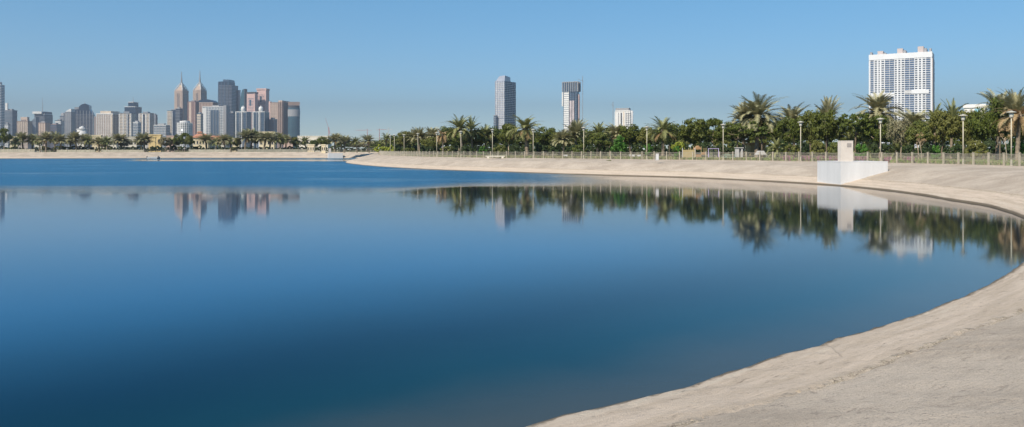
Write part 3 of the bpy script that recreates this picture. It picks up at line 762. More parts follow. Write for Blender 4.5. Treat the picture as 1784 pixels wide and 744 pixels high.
for k, x, yt, wp in farb:
    lm = next(l for xm, l in LMX if x <= xm); L_ = sorted(cnt[(k[0] == 'p', lm)]); what = 'palm' if k[0] == 'p' else ('dark tree' if k[0] == 'd' else 'dusty tree' if k[0] == 'g' else 'olive tree')
    pre = '' if len(L_) == 1 else ORD[L_.index(x)]+' '; D = 372+rnd.uniform(-8, 14); wp = wp*1.1+1
    if k[0] == 'p': nm = (pre+'far palm '+lm) if not pre else ('%s of %d far palms %s' % (pre.strip(), len(L_), lm))
    else: nm = (('far %s %s' % (what, lm)) if not pre else '%sfar %s %s' % (pre, what, lm))
    plant(k, x, yt-1, wp+2, D, nm, 'far belt palms' if k[0] == 'p' else 'far belt trees', 'palm' if k[0] == 'p' else 'tree')
px = 4
while px < 700:
    plant(rnd.choice(['bush2', 'bush0', 'bush2']), px, 257+rnd.uniform(-4, 2), rnd.uniform(16, 24), 385+rnd.uniform(-10, 22), 'low dark shrub in the undergrowth of the far belt', 'undergrowth shrubs of the far belt', 'bush')
    px += rnd.uniform(9, 15)
px = 596
while px < 720:
    plant(rnd.choice(['dark0', 'dark2', 'grey0']), px, 243+rnd.uniform(-4, 3), rnd.uniform(24, 32), 400+rnd.uniform(-10, 22), 'dark tree in the row behind the far palms near the inlet', 'back row trees near the far inlet')
    px += rnd.uniform(12, 17)
# ------------------------------------------------------------ towers of the skyline
def glass(name, col, rough=.18, metal=.35): return pm(name, col, rough, .16, .05, metal)
G_blue = glass('blue_grey_glass', (.10, .145, .20)); G_dark = glass('dark_blue_glass', (.035, .055, .09)); G_teal = glass('teal_glass', (.07, .14, .17))
G_pale = glass('pale_grey_glass', (.22, .26, .31)); G_mauve = pm('mauve_granite', (.28, .21, .21), .5, .12, .05)
C_beige = pm('beige_stone', (.60, .51, .41), .8, .12, .05); C_white = pm('white_cladding', (.68, .67, .65), .7, .08, .05); C_grey = pm('grey_cladding', (.30, .30, .31), .7, .12, .05)
C_pink = pm('pink_stone', (.62, .42, .38), .7, .1, .05); C_brown = pm('brown_stone', (.30, .22, .185), .8, .12, .05); C_sand = pm('warm_sand_stone', (.56, .44, .36), .8, .1, .05)
C_red = pm('red_brown_panel', (.22, .13, .12), .7, .1, .05); C_dk = pm('dark_metal_trim', (.06, .065, .075), .5, .1, .1); M_red = pm('red_crane_paint', (.55, .07, .06), .6, .1, 1)
class T:
    """tower frame: an empty on the ground with local -Y as the lit, left-turned face"""
    def __init__(s, name, label, x0, x1, ytop, D, th=30, fl=.6, cat='tower', group=None):
        xm = (x0+x1)/2; X = wx(xm, D); be = math.atan2(X, D); s.D = D
        W = (x1-x0)*D*math.cos(be)/F; t = R(th); s.w = fl*W/math.cos(t); s.d = (1-fl)*W/math.sin(t) if th > 1 else W*.5
        if th <= 1: s.w = W
        s.zb = 2.4 if D > 300 else 2.0; s.px = W/(x1-x0)
        s.H = wz(ytop, D)-s.zb; s.e = empty(name, (X, D, s.zb), -be-t, label, cat, group)
    def z(s, y): return wz(y, s.D)-s.zb
    def box(s, name, mat, fx0, fx1, fy0, fy1, z0, z1, out=0.):
        mb = MB(); w, d = s.w/2, s.d/2; mb.box(w*fx0-out, w*fx1+out, d*fy0-out, d*fy1+out, z0, z1); return mb.build(name, mat, s.e)
    def bands(s, mat, z0, z1, step, th, out, fx=(-1, 1), fy=(-1, 1), name='floor_bands'):
        mb = MB(); w, d = s.w/2, s.d/2; z = z0
        while z < z1-th: mb.box(w*fx[0]-out, w*fx[1]+out, d*fy[0]-out, d*fy[1]+out, z, z+th); z += step
        return mb.build(name, mat, s.e)
    def ribs(s, mat, z0, z1, step, th, out, faces='fr', fx=(-1, 1), fy=(-1, 1), name='facade_ribs'):
        mb = MB(); w, d = s.w/2, s.d/2
        if 'f' in faces:
            a, b = w*fx[0], w*fx[1]; n = max(1, round((b-a)/step))
            for k in range(n+1): x = a+(b-a)*k/n; mb.box(x-th/2, x+th/2, d*fy[0]-out, d*fy[0]+.2, z0, z1)
        if 'r' in faces:
            a, b = d*fy[0], d*fy[1]; n = max(1, round((b-a)/step))
            for k in range(n+1): y = a+(b-a)*k/n; mb.box(w*fx[1]-.2, w*fx[1]+out, y-th/2, y+th/2, z0, z1)
        return mb.build(name, mat, s.e)
    def std(s, body, band=None, rib=None, bstep=3.8, bth=1.0, rstep=6, rth=1.2, top=None, plant=.5):
        s.box('wall', body, -1, 1, -1, 1, -.5, s.H)
        if band: s.bands(band, 3.5, s.H-1, bstep, bth, .35)
        if rib: s.ribs(rib, 0, s.H-.5, rstep, rth, .6)
        if top is not False:
            s.box('parapet', top or band or rib or body, -1, 1, -1, 1, s.H+.003, s.H+1.6, .5)
        if plant: s.box('plant_room', C_grey, -plant, plant, -plant, plant, s.H+1.603, s.H+5)
        return s
    def mast(s, y, x=0, y_=0, r=.9, z0=None, name='mast', mat=None):
        mb = MB(); mb.cyl((x, y_, (s.H if z0 is None else z0)), (x, y_, s.z(y)), r, r*.25, 6); return mb.build(name, mat or C_grey, s.e)
TD = 2500.
t = T('office_tower', 'blue grey tower with horizontal stripes cut by the left edge', -14, 8.3, 149, 2100, 25, .7); t.std(G_blue, C_white, None, 4.2, .9); t.box('roof_block', C_grey, -.2, .6, -.5, .5, t.H+1.6, t.z(143))
t = T('office_tower', 'short glass tower with a pale round roof sign, next to the striped left edge tower', 8.6, 30, 193, 2300, 30, .6); t.std(G_blue, C_grey, None); t.box('roof_sign', C_white, -1, -.4, -.9, -.5, t.H, t.z(180))
t = T('office_block', 'small pale block at the foot of the round signed glass tower', 8, 18, 217, 2000, 30, .6, 'building'); t.std(C_white, G_blue)
t = T('apartment_block', 'sand coloured blocky building right of the round signed tower', 30, 56, 212, 2200, 30, .7, 'building'); t.std(C_beige, None, C_brown, rstep=5, rth=1.6); t.box('upper_block', C_sand, -.55, .7, -.5, .5, t.H+1.6, t.z(204))
t = T('office_tower', 'slanted roof blue tower between the sand blocks and the slab topped tower', 54, 68, 212, 2350, 30, .6)
mb = MB(); mb.prism([(-t.w/2, 0), (t.w/2, 0), (t.w/2, t.z(203)), (-t.w/2, t.H)], -t.d/2, t.d/2); mb.build('wall', G_pale, t.e); t.bands(C_grey, 4, t.H-2, 4, .8, .3)
t = T('office_tower', 'dark tower with a pale overhanging roof slab and a thin mast', 60, 92, 200, 2450, 30, .55); t.std(G_dark, C_grey, None, top=C_white); t.box('roof_slab', C_white, -1.0, .4, -1.1, .6, t.H+2, t.z(195), 3); t.box('upper_block', G_dark, .1, .95, -.9, .9, t.H+1.61, t.z(195)); t.mast(170, -t.w*.1, 0, 1.2)
t = T('apartment_block', 'orange beige block with a rounded corner below the slab topped tower', 67, 87, 215, 2050, 30, .6, 'building'); t.std(C_sand, None, C_brown, rstep=6); 
t = T('office_block', 'low dark blue block right of the orange beige block', 86, 107, 218, 2100, 30, .6, 'building'); t.std(G_blue, C_red, None)
t = T('office_block', 'low white blocky building left of the arched tower group', 96, 112, 211, 2250, 30, .6, 'building'); t.std(C_white, G_blue)
t = T('office_tower', 'narrow grey tower with a pointed roof left of the arched tower', 104, 116, 203, 2400, 30, .6); t.std(C_grey, G_blue)
mb = MB(); mb.lathe([(t.w*.6, t.H), (t.w*.45, t.z(198)), (.6, t.z(196))], 4, rot=.78); mb.build('roof', C_grey, t.e)
t = T('office_tower', 'grey tower with a pale curved roof adjoining the dark arched tower', 113, 131, 196, 2350, 30, .6); t.std(C_grey, G_pale, C_grey, rstep=7)
mb = MB(); q = [(-t.w/2, t.H)]+[(-t.w/2+t.w*k/8, t.H+(t.z(190)-t.H)*math.sin(math.pi*(k/8)*.5)) for k in range(1, 9)]+[(t.w/2, t.H)]; mb.prism(q[::1] if False else list(reversed(q)), -t.d/2, t.d/2); mb.build('curved_roof', C_white, t.e)
t = T('office_tower', 'dark blue grey tower with an arched top and stepped shoulders', 129, 166, 197, 2500, 12, .88)
A = t.w/2; P = [(-A, 0), (A, 0), (A, t.z(206)), (A*.88, t.z(196)), (A*.62, t.z(191)), (A*.6, t.z(184)), (A*.2, t.z(181)), (-A*.15, t.z(182)), (-A*.45, t.z(186)), (-A*.5, t.z(191)), (-A, t.z(192))]
mb = MB(); mb.prism(P, -t.d/2, t.d/2); mb.build('wall', G_dark, t.e); t.bands(C_grey, 4, t.z(198), 4.2, .9, .4); t.ribs(C_grey, 0, t.z(193), 9, 1.5, .8, 'f'); t.mast(178, 0, 0, 1.5, t.z(182)); t.box('shoulder', C_grey, -.98, -.52, -.7, .6, t.z(191), t.z(187))
t = T('rotunda', 'low white drum with a shallow dome in front of the dark arched tower', 134, 152, 226, 2000, 1, 1, 'building')
mb = MB(); mb.lathe([(t.w/2, 0), (t.w/2, t.H)], 20); mb.build('wall', C_white, t.e, True); mb = MB(); mb.lathe([(t.w*.56, t.H+.01), (t.w*.56, t.H+2)], 20); mb.build('rim', C_white, t.e)
mb = MB(); mb.lathe([(t.w*.3, t.H+2.01), (t.w*.28, t.z(222)), (t.w*.12, t.z(220.5)), (.5, t.z(219.5))], 16); mb.build('dome', C_white, t.e, True)
t = T('apartment_block', 'thin dark brown strip of a building left of the pale grid fronted block', 164, 170, 204, 2300, 30, .6, 'building'); t.std(C_brown, C_grey, plant=0)
t = T('office_block', 'pale beige block with a fine vertical grid front and a setback top', 168.5, 213, 200, 2100, 28, .62, 'building')
t.box('wall', C_brown, -1, 1, -1, 1, 0, t.H); t.ribs(C_white, 0, t.H, 4.5, 1.5, .7, 'f'); t.ribs(C_beige, 0, t.H, 14, 4, .5, 'r'); t.bands(C_beige, 4, t.H, 4, 1.0, .45); t.box('frame', C_white, -1, 1, -1, 1, t.H+.003, t.H+2.5, 1); t.box('setback_top', C_beige, -.6, .75, -.9, .9, t.H+2.51, t.z(194))
t.box('corner_pier', C_beige, .86, 1.02, -1.05, -.8, 0, t.H)
t = T('apartment_block', 'pale beige block with a blue glass strip left of the stepped dark tower', 208, 237, 198, 2050, 26, .7, 'building'); t.std(C_beige, G_blue, C_white, rstep=9, rth=2.0); t.box('glass_strip', G_dark, .2, .62, -1.03, -.9, 0, t.H-2)
t = T('office_tower', 'dark glass tower with stepped shoulders and a raised centre block', 217, 247, 187, 2400, 28, .62)
t.box('wall', G_dark, -1, 1, -1, 1, 0, t.H); t.bands(G_blue, 4, t.H, 4.2, .8, .3); t.box('parapet', C_white, -1, 1, -1, 1, t.H+.003, t.H+1.5, .4); t.box('raised_block', G_dark, -.42, .5, -.8, .8, t.H+1.51, t.z(179)); t.box('roof_rim', C_white, -.42, .5, -.8, .8, t.z(179)+.01, t.z(178), .5); t.mast(168, 0, 0, 1.0, t.z(178))
t = T('office_block', 'lower blue glass block in front of the stepped dark tower', 232, 246, 214, 1950, 28, .6, 'building'); t.std(G_blue, C_white)
t = T('apartment_tower', 'striped beige tower right of the stepped dark tower', 242.5, 268, 198, 2150, 26, .7); t.std(C_beige, G_blue, C_white, rstep=10, rth=2.6); t.box('glass_strip', G_dark, -.2, .08, -1.04, -.9, 0, t.H-2)
t = T('office_tower', 'slim grey tower adjoining the striped beige tower', 266, 274.5, 201, 2300, 28, .6); t.std(C_grey, G_blue)
t = T('office_block', 'wide low bluish block between the striped beige tower and the half glass tower', 268, 296, 219, 1900, 24, .75, 'building'); t.std(G_pale, C_white, C_grey, rstep=8)
t = T('apartment_tower', 'tower half beige and half dark glass left of the left spired tower', 291.5, 318, 194, 2200, 26, .66); t.std(C_beige, G_blue); t.box('glass_half', G_dark, -.1, 1.0, -1.03, 1.0, 0, t.z(192), .3); t.ribs(C_white, 0, t.H, 12, 1.5, .8, 'f')
# the two spired towers
def spired(label, x0, x1, yb, ysp, D):
    t = T('spired_tower', label, x0, x1, yb, D, 32, .56, 'tower', 'twin spired towers'); w, d = t.w/2, t.d/2
    t.box('wall', C_sand, -1, 1, -1, 1, 0, t.H); t.bands(G_mauve, 4, t.H, 4.2, 1.2, .3)
    t.box('glass_front', G_dark, -.26, .26, -1.05, -.9, 0, t.H-10); t.box('glass_side', G_blue, .9, 1.05, -.55, .55, 0, t.H-10)
    t.ribs(C_sand, 0, t.H, w*2/6, 1.6, 1.0)
    z1 = t.H; zt = t.z(yb-14)
    for k, (f, za, zb_) in enumerate(((.82, 0, .22), (.58, .22, .46), (.36, .46, .70), (.18, .70, 1.0))):
        t.box('crown_tier', (C_sand, C_sand, C_beige, C_grey)[k], -f, f, -f, f, z1+(zt-z1)*za+.01*(k+1), z1+(zt-z1)*zb_)
    mb = MB()
    for sx_ in (-1, 1):
        for sy_ in (-1, 1):
            pts = []
            for k in range(8):
                u = k/7; rr_ = (1-u)**.95; pts.append((sx_*w*(.04+.94*rr_), sy_*d*(.04+.94*rr_), z1+(zt-z1)*(u**.85)*1.02))
            mb.tube(pts, [1.1]*8, 5)
    mb.build('crown_ribs', C_white, t.e)
    mb = MB(); mb.lathe([(3.4, zt-6), (2.2, zt+8), (1.5, zt+18), (.7, t.z(ysp-1))], 8); mb.build('spire', C_grey, t.e)
spired('left one of the twin pinkish towers with pointed ribbed crowns and needle spires', 304.5, 328, 158, 126, TD)
spired('right one of the twin pinkish towers with pointed ribbed crowns and needle spires', 337, 359.5, 157, 124, TD-60)
t = T('office_tower', 'slim dark glass tower below the left spired tower', 306, 318, 190, 2100, 28, .6); t.std(G_dark, C_grey)
t = T('drum_building', 'short white drum shaped building below the left spired tower', 309, 335, 214, 1750, 1, 1, 'building')
mb = MB(); mb.lathe([(t.w/2, 0), (t.w/2, t.H)], 24); mb.build('wall', G_pale, t.e, True); mb = MB()
z = 3
while z < t.H: mb.lathe([(t.w/2+.5, z), (t.w/2+.5, z+1.8)], 24); z += 3.8
mb.build('floor_bands', C_white, t.e); mb = MB()
for k in range(24): a = k*math.pi/12; mb.box(-.7, .7, -1, 0, 0, t.H, 0, Matrix.Rotation(a, 4, 'Z') @ Matrix.Translation((0, -t.w/2, 0)))
mb.build('facade_ribs', C_white, t.e); mb = MB(); mb.lathe([(t.w*.36, t.H), (t.w*.34, t.z(211)), (1, t.z(210))], 20); mb.build('roof', C_white, t.e)
t = T('hotel_block', 'pink brown block with dark red stripes between the twin spired towers', 328, 346, 178, 2350, 26, .7, 'building'); t.std(C_sand, None, C_red, rstep=9, rth=3.5); t.box('red_strip', C_red, .25, .7, -1.03, -.9, 0, t.H)
t = T('hotel_block', 'brown block with a dark arched roof behind the wide grey glass block', 344, 380, 180, 2420, 22, .75, 'building'); t.std(C_brown, C_sand, C_red, rstep=10)
mb = MB(); q = [(t.w/2*math.cos(k*math.pi/10), t.H+1.6+(t.z(173.5)-t.H-1.6)*math.sin(k*math.pi/10)) for k in range(11)]; mb.prism(q, -t.d/2, t.d/2); mb.build('arched_roof', G_dark, t.e)
t = T('apartment_block', 'narrow beige block at the left foot of the wide grey glass block', 343, 354, 199, 1900, 26, .6, 'building'); t.std(C_beige, G_blue)
t = T('office_block', 'wide pale grey glass office block with a white left corner', 353, 400, 187, 2000, 18, .86, 'building'); t.std(G_pale, C_white, C_white, 4.0, 1.1, 7, 1.1, C_white, .3); t.box('white_corner', C_white, -1.02, -.66, -1.06, -.2, 0, t.z(189)); t.box('dark_bay', G_blue, -.3, .42, -1.06, -.9, 4, t.z(192)); t.ribs(C_grey, 4, t.z(192), 8, 1, 1.8, 'f', (-.3, .42)); t.box('end_wing', C_grey, .8, 1.04, -1.05, .8, 0, t.z(184))
t = T('glass_tower', 'tallest dark blue tower of two stepped halves right of the twin spires', 380.5, 415, 149, TD-120, 26, .66)
t.box('wall', G_dark, -1, 1, -1, 1, 0, t.H); t.bands(C_grey, 4, t.H, 4.2, .8, .35); t.box('upper_half', G_dark, -.98, .52, -.98, .98, t.H+.01, t.z(143)); t.box('crown_block', G_blue, -.35, .5, -.9, .9, t.z(143)+.01, t.z(139.5)); t.ribs(G_blue, 0, t.z(144), 12, 2.2, .8, 'f', (-.98, .5)); t.box('dark_joint', C_dk, .5, .56, -1.04, -.9, 0, t.H)  # dark strip where the two halves meet
t = T('office_tower', 'low dark tower between the wide glass block and the domed towers', 399, 412, 198, 1950, 26, .6); t.std(G_dark, C_dk)
t = T('slab_tower', 'thin white slab with a curved tip beside the blue sail shaped tower', 414.5, 419, 158, TD-100, 26, .6); t.std(C_white, C_pink, plant=0)
t = T('sail_tower', 'blue glass sail shaped tower left of the pink towers', 417, 430.5, 158, TD-150, 26, .7)
A = t.w/2; Hh = t.z(155); mb = MB(); mb.prism([(-A, 0), (A, 0), (A, Hh), (A*.1, t.z(156.5)), (-A*.35, t.z(164)), (-A*.7, t.z(176)), (-A*.92, t.z(190))], -t.d/2, t.d/2); mb.build('wall', G_teal, t.e); t.bands(G_blue, 4, t.z(192), 6, 1.2, .3); t.box('edge_fin', C_dk, .8, 1.03, -1.05, 1.03, 0, Hh-1)
def pink(label, x0, x1, yt, cap, D):
    t = T('pink_tower', label, x0, x1, yt, D, 24, .74); t.box('wall', C_pink, -1, 1, -1, 1, 0, t.H); t.bands(G_pale, 4, t.z(yt+7), 4.2, 1.2, .35, (-.7, .66))
    t.box('portal_window', G_blue, -.34, .06, -1.05, -.9, t.z(yt+21), t.z(yt+11)); t.box('lower_glass', G_pale, -.7, .6, -1.03, -.9, 0, t.z(yt+36)); t.box('edge_pier', C_pink, .74, 1.03, -1.08, 1.02, 0, t.H+.5)
    t.box('roof_cap', cap, -1, 1, -1, 1, t.H+.01, t.H+4, 1.5); return t
pink('left pink and glass tower with a dark flat cap and a square portal window', 430, 449, 163, C_dk, TD-200); pink('right pink and glass tower with a pink framed top and a square portal window', 447.5, 469, 157, C_pink, TD-160)
def domed(label, x0, x1, D, yb=196):
    t = T('domed_tower', label, x0, x1, yb, D, 22, .7, 'tower', 'pair of domed glass towers'); t.std(G_blue, G_dark, C_grey, 4, .9, 9, 1.2, C_white, 0)
    t.box('white_spine', C_white, .0, .17, -1.08, -.9, 0, t.H+3); t.box('white_edge', C_white, -1.04, -.9, -1.08, -.8, 0, t.H+2)
    mb = MB(); r_ = t.w*.18; mb.lathe([(r_*.6, t.H+1.7), (r_, t.H+5), (r_*1.05, t.H+9), (r_*.8, t.H+13), (r_*.3, t.z(187)), (.4, t.z(184))], 14, (t.w*.06, -t.d*.2)); mb.build('dome', C_white, t.e, True)
domed('left one of two dark glass towers with white rims and a white ball dome', 411, 437, 1900); domed('right one of two dark glass towers with white rims and a white ball dome', 441, 469, 1880)
t = T('office_block', 'plain mauve grey block filling the gap between the two domed towers', 434, 444, 196, 1960, 22, .7, 'building'); t.std(G_mauve, C_grey, plant=0)
t = T('apartment_tower', 'brown tower with a fine grid of windows and a taller right end', 469, 504, 180, 2250, 24, .64); t.std(C_brown, C_sand, C_sand, 4, 1.3, 5, 1.2, C_brown, 0); t.box('taller_end', C_sand, .45, 1.02, -1.04, 1.03, 0, t.z(176)); t.ribs(C_brown, 0, t.z(178), 5, 1.8, 3.2, 'fr', (.5, 1.0)); t.box('left_corner', C_pink, -1.03, -.8, -1.05, -.6, 0, t.z(177.5))
t = T('office_block', 'lower brown grey block at the left foot of the brown grid tower', 468, 483, 209, 1900, 24, .6, 'building'); t.std(G_mauve, C_grey)
t = T('curved_glass_tower', 'blue green glass tower with a brown crown at the right end of the skyline', 501.5, 522.5, 188, 2200, 1, 1)
A = t.w/2; arcp = [(-A, 0)]+[(-A*math.cos(k*math.pi/12), -A*.7*math.sin(k*math.pi/12)) for k in range(1, 12)]+[(A, 0), (A, A), (-A, A)]
def extr(poly, z0, z1, s_=1.): 
    mb = MB(); n = len(poly); mb.add([(x*s_, y*s_, z0) for x, y in poly]+[(x*s_, y*s_, z1) for x, y in poly], [tuple(range(n-1, -1, -1)), tuple(range(n, 2*n))]+[(k, (k+1) % n, n+(k+1) % n, n+k) for k in range(n)]); return mb
extr(arcp, 0, t.H).build('wall', G_teal, t.e)
mb = MB(); z = 4
while z < t.H: m2 = extr(arcp, z, z+.9, 1.015); mb.add(m2.v, m2.f); z += 4.2
mb.build('floor_bands', G_blue, t.e); extr(arcp, t.z(203), t.z(191), 1.02).build('pale_bay', C_grey, t.e); extr(arcp, t.H+.01, t.z(184), .96).build('plant_floor', C_dk, t.e); t.box('crown', C_brown, -.95, .98, -.4, .6, t.z(184)+.01, t.z(177.5))
# ------------------------------------------------------------ lone towers over the park
t = T('glass_tower', 'lone blue glass tower with a bright left face and a slanted roof', 863.5, 898, 143, 1800, 35, .45)
w, d = t.w/2, t.d/2; t.box('wall', G_blue, -1, 1, -1, 1, 0, t.H); G_lit = glass('sunlit_glass', (.42, .44, .50), .3, .2)  # paler glass paints sunlight onto the left face and roof
t.box('lit_face', G_lit, -1.0, 1.0, -1.02, -.9, t.z(206), t.z(142), .0); t.box('lower_face', G_lit, -.85, 1.0, -1.02, -.9, 0, t.z(207)); t.bands(C_white, 4, t.H, 4, .9, .9); t.ribs(G_lit, 0, t.z(142), 5.5, .9, 1.6, 'f')
mb = MB(); mb.add([(-w, -d, t.H+.01), (w, -d, t.H+.01), (w, d*.1, t.H+.01), (-w, d*.1, t.H+.01), (-w*.55, -d*.7, t.z(133.5)), (w*.98, -d*.9, t.z(133)), (w*.98, d*.05, t.z(135)), (-w*.5, d*.0, t.z(135))], [(0,1,5,4),(1,2,6,5),(2,3,7,6),(3,0,4,7),(4,5,6,7)]); mb.build('slanted_roof', G_lit, t.e)
t.box('side_groove', C_dk, .97, 1.03, -.05, .06, 0, t.H+.5); t.ribs(G_dark, 0, t.H, 7, 1, .9, 'r')
t = T('lower_wing', 'low grey wing at the left foot of the lone blue glass tower', 860, 866, 202, 1780, 30, .6, 'building'); t.std(G_blue, C_grey, plant=0)
t = T('unfinished_tower', 'unfinished tower with a dark striped crown and pinkish scaffolded glass', 981.5, 1009, 160, 1500, 20, .86)
t.box('wall', G_blue, -1, 1, -1, 1, 0, t.H); t.box('white_face', C_white, -.93, -.18, -1.06, -.9, 0, t.H); t.box('raw_glass', G_mauve, .0, .62, -1.04, -.9, 0, t.z(175)); t.box('scaffold_front', pm('pale_scaffold_netting', (.50, .44, .45), .8, .35, .12), -.15, .6, -1.10, -1.045, t.z(222), t.z(176)); t.bands(G_pale, 4, t.H, 4, .8, .5); t.ribs(G_dark, 0, t.H, 5, .8, 1.2, 'f', (-.1, 1))
t.box('crown', G_blue, -1.05, 1.07, -1.1, 1.05, t.H+.01, t.z(144)); t.ribs(C_grey, t.H, t.z(143.3), 4, 1.1, 1.4, 'fr', (-1.1, 1.1), (-1.15, 1.1), 'crown_ribs'); t.box('crown_rim', C_grey, -1.05, 1.07, -1.1, 1.05, t.z(144)+.01, t.z(142.7), .6)
t.box('side_slab', C_white, -1.3, -1.12, -.6, .4, t.z(185), t.z(160.5)); t.box('hoist', C_pink, 1.12, 1.22, -.4, .2, 0, t.z(165))
def crane(label, px, ybase, ytop, yj, jl, D, mat, grp='distant construction cranes'):
    e = empty('tower_crane', (wx(px, D), D, 2.4), 0, label, 'crane', grp); z0 = max(0, wz(ybase, D)-2.4); z1 = wz(ytop, D)-2.4; zj = wz(yj, D)-2.4; s = D/F
    mb = MB(); q = s*.38; t_ = s*.13
    for a in (-q, q):
        for b in (-q, q): mb.cyl((a, b, z0), (a, b, z1), t_, t_, 4)
    z = z0; k = 0
    while z < z1-q*2: mb.cyl((-q, -q, z), (q, -q, z+q*2), t_*.7, t_*.7, 4) if k % 2 else mb.cyl((q, -q, z), (-q, -q, z+q*2), t_*.7, t_*.7, 4); mb.cyl((-q, q, z), (q, q, z+q*2), t_*.7, t_*.7, 4); z += q*2; k += 1
    mb.build('mast', mat, e); mb = MB(); dx, dz = jl; L = math.hypot(dx, dz)*s; u = Vector((dx, 0, -dz))*s
    mb.cyl((0, -q*.5, zj), (u.x, -q*.5, zj+u.z), t_, t_, 4); mb.cyl((0, q*.5, zj), (u.x, q*.5, zj+u.z), t_, t_, 4); mb.cyl((0, 0, zj+q*1.6), (u.x, 0, zj+u.z), t_, t_, 4)
    for k in range(12): f = k/12; mb.cyl((u.x*f, -q*.5, zj+u.z*f), (u.x*(f+.04), 0, zj+q*1.6*(1-f)+u.z*f), t_*.6, t_*.6, 4)
    mb.build('jib', mat, e); mb = MB(); mb.cyl((0, 0, zj), (-u.x*.3, 0, zj-u.z*.3), t_*1.4, t_*1.4, 4); mb.box(-u.x*.3-q, -u.x*.3+q, -q, q, zj-u.z*.3-q*1.6, zj-u.z*.3); mb.build('counterweight', mat, e)
M_pinkc = pm('faded_red_crane_paint', (.50, .20, .18), .6, .1, 1)
crane('crane standing on the roof side of the unfinished tower', 1015, 262, 132, 141, (-9, -3), 1480, C_grey)
crane('red crane standing alone between the skyline and the park', 573, 262, 222, 226, (-6, -20), 1500, M_red)
crane('pale red crane with a long level jib, leftmost of the far three', 640, 262, 225, 227, (-22, 0), 1700, M_pinkc)
crane('pale red crane with a long level jib, middle of the far three', 661, 262, 224, 226, (17, 0), 1800, M_pinkc)
crane('pale grey crane mast, rightmost of the far three', 677, 262, 222, 226, (8, 0), 1750, C_white)
crane('thin grey crane left of the small white tower', 1068, 262, 177, 184, (-4, -3), 1600, C_grey)
t = T('apartment_tower', 'small white tower with beige stripes and a grey cap over the park trees', 1072, 1101, 194, 1500, 18, .88); t.std(C_white, None, C_white, 4, 1.0, 5, 2.0, C_white, 0)
for a, b in ((-.62, -.5), (-.28, -.06), (.34, .5), (.72, .84)): t.box('window_strip', C_grey if a != -.28 else C_dk, a, b, -1.09, -.9, 0, t.H-3)
t.box('beige_strip', C_beige, .05, .3, -1.1, -.9, 0, t.H-1); t.box('roof_cap', C_grey, -.95, .8, -.9, .9, t.H+1.61, t.z(188.5), .3); t.bands(C_grey, 4, t.H-4, 4, .7, 1.2, (.5, 1), (-1, 1))
mb = MB(); mb.lathe([(t.d*.35, 0), (t.d*.35, t.H+.8)], 12, (t.w*.5, 0)); mb.build('round_end', C_white, t.e, True)
# the white slab block on the right: every bay is real depth
t = T('apartment_tower', 'large white residential tower block with three roof blocks at the right', 1514, 1627, 101, 1100, 5, .955); w, d = t.w/2, t.d/2
Hh = t.z(95.3); C_w2 = pm('bright_white_render', (.68, .69, .71), .7, .05, .08); G_win = glass('apartment_window_glass', (.12, .15, .20), .15, .2); G_bay = glass('balcony_bay_glass', (.13, .18, .27), .2, .2)
t.box('wall', G_win, -.99, .99, -.93, .98, 0, Hh-6)
f_of = lambda zx: -1+2*(zx-82)/(694-82)
bays = [(95, 128, 'g'), (138, 162, 'w'), (176, 190, 'w'), (205, 232, 'w'), (240, 283, 'g'), (286, 331, 'g'), (338, 357, 'w'), (372, 392, 'w'), (404, 430, 'w'), (435, 478, 'g'), (481, 526, 'g'), (533, 556, 'w'), (571, 591, 'w'), (606, 632, 'w'), (638, 680, 'g')]
mb = MB(); prev = -1.0
for a, b, k in bays+[(694, 694, 'e')]:
    fa = min(1, f_of(a)); mb.box(w*prev, w*fa, -d, -d*.9, 0, Hh); prev = f_of(b)
mb.build('facade_piers', C_w2, t.e)
t.box('roof_band', C_w2, -1, 1, -1, 1, Hh-7.5, Hh-.2, .35); t.box('right_end_wall', pm('pinkish_render', (.50, .43, .41), .7, .05, .08), .985, 1.02, -.99, 1, 0, Hh-8.6); t.box('left_end_wall', C_w2, -1.01, -.985, -1, 1, 0, Hh-8.6)
for a, b, k in bays:
    fa, fb = f_of(a), f_of(b)
    if k == 'g': t.box('glazed_bay', G_bay, fa, fb, -.965, -.925, 0, Hh-7.6)
    mb = MB(); z = 1.2
    while z < Hh-8.6: mb.box(w*fa+.02, w*fb-.02, -d*(1.0 if k == 'g' else .985)-(.25 if k == 'g' else 0), -d*.91, z, z+(.55 if k == 'g' else 1.15)); z += 2.95
    mb.build('balcony_slabs' if k == 'g' else 'window_spandrels', C_w2, t.e)
for a, b, ya, yb in ((500, 665, 165.5, 159), (435, 520, 165, 160), (100, 330, 169, 163)): t.box('plain_band', C_w2 if a != 435 else pm('grey_white_render', (.55, .55, .55), .7), f_of(a), f_of(b), -1.03 if a != 435 else -1.02, -.95, t.z(ya), t.z(yb))
for xa, xb, yt in ((163, 218, 90.5), (358, 412, 88), (556, 612, 86.5)):
    t.box('roof_block', pm('pinkish_render', (.50, .43, .41)), f_of(xa), f_of(xb), -.8, .5, Hh-.19, t.z(yt)+1); t.box('roof_block_shade', C_grey, f_of(xb)+.004, f_of(xb+28), -.7, .4, Hh-.19, t.z(yt)-1.5)  # grey box right of each roof block paints its shaded side
t.box('roof_rail', C_grey, f_of(90), f_of(110), -.9, -.3, Hh-.19, Hh+3.5); t.box('roof_rail', C_grey, f_of(668), f_of(686), -.9, -.3, Hh-.19, Hh+4.5)
t = T('clinic_building', 'low white and light blue building behind the trees right of the tower block', 1680, 1720, 188, 380, 12, .9, 'building', None); t.std(C_white, None, None, top=C_white, plant=0); t.box('blue_band', pm('light_blue_panel', (.25, .50, .62), .5), .0, .55, -1.03, -.9, t.z(196), t.z(190)); t.box('roof_house', C_white, .3, .8, -.6, .4, t.H+1.61, t.z(185.5)+.2)

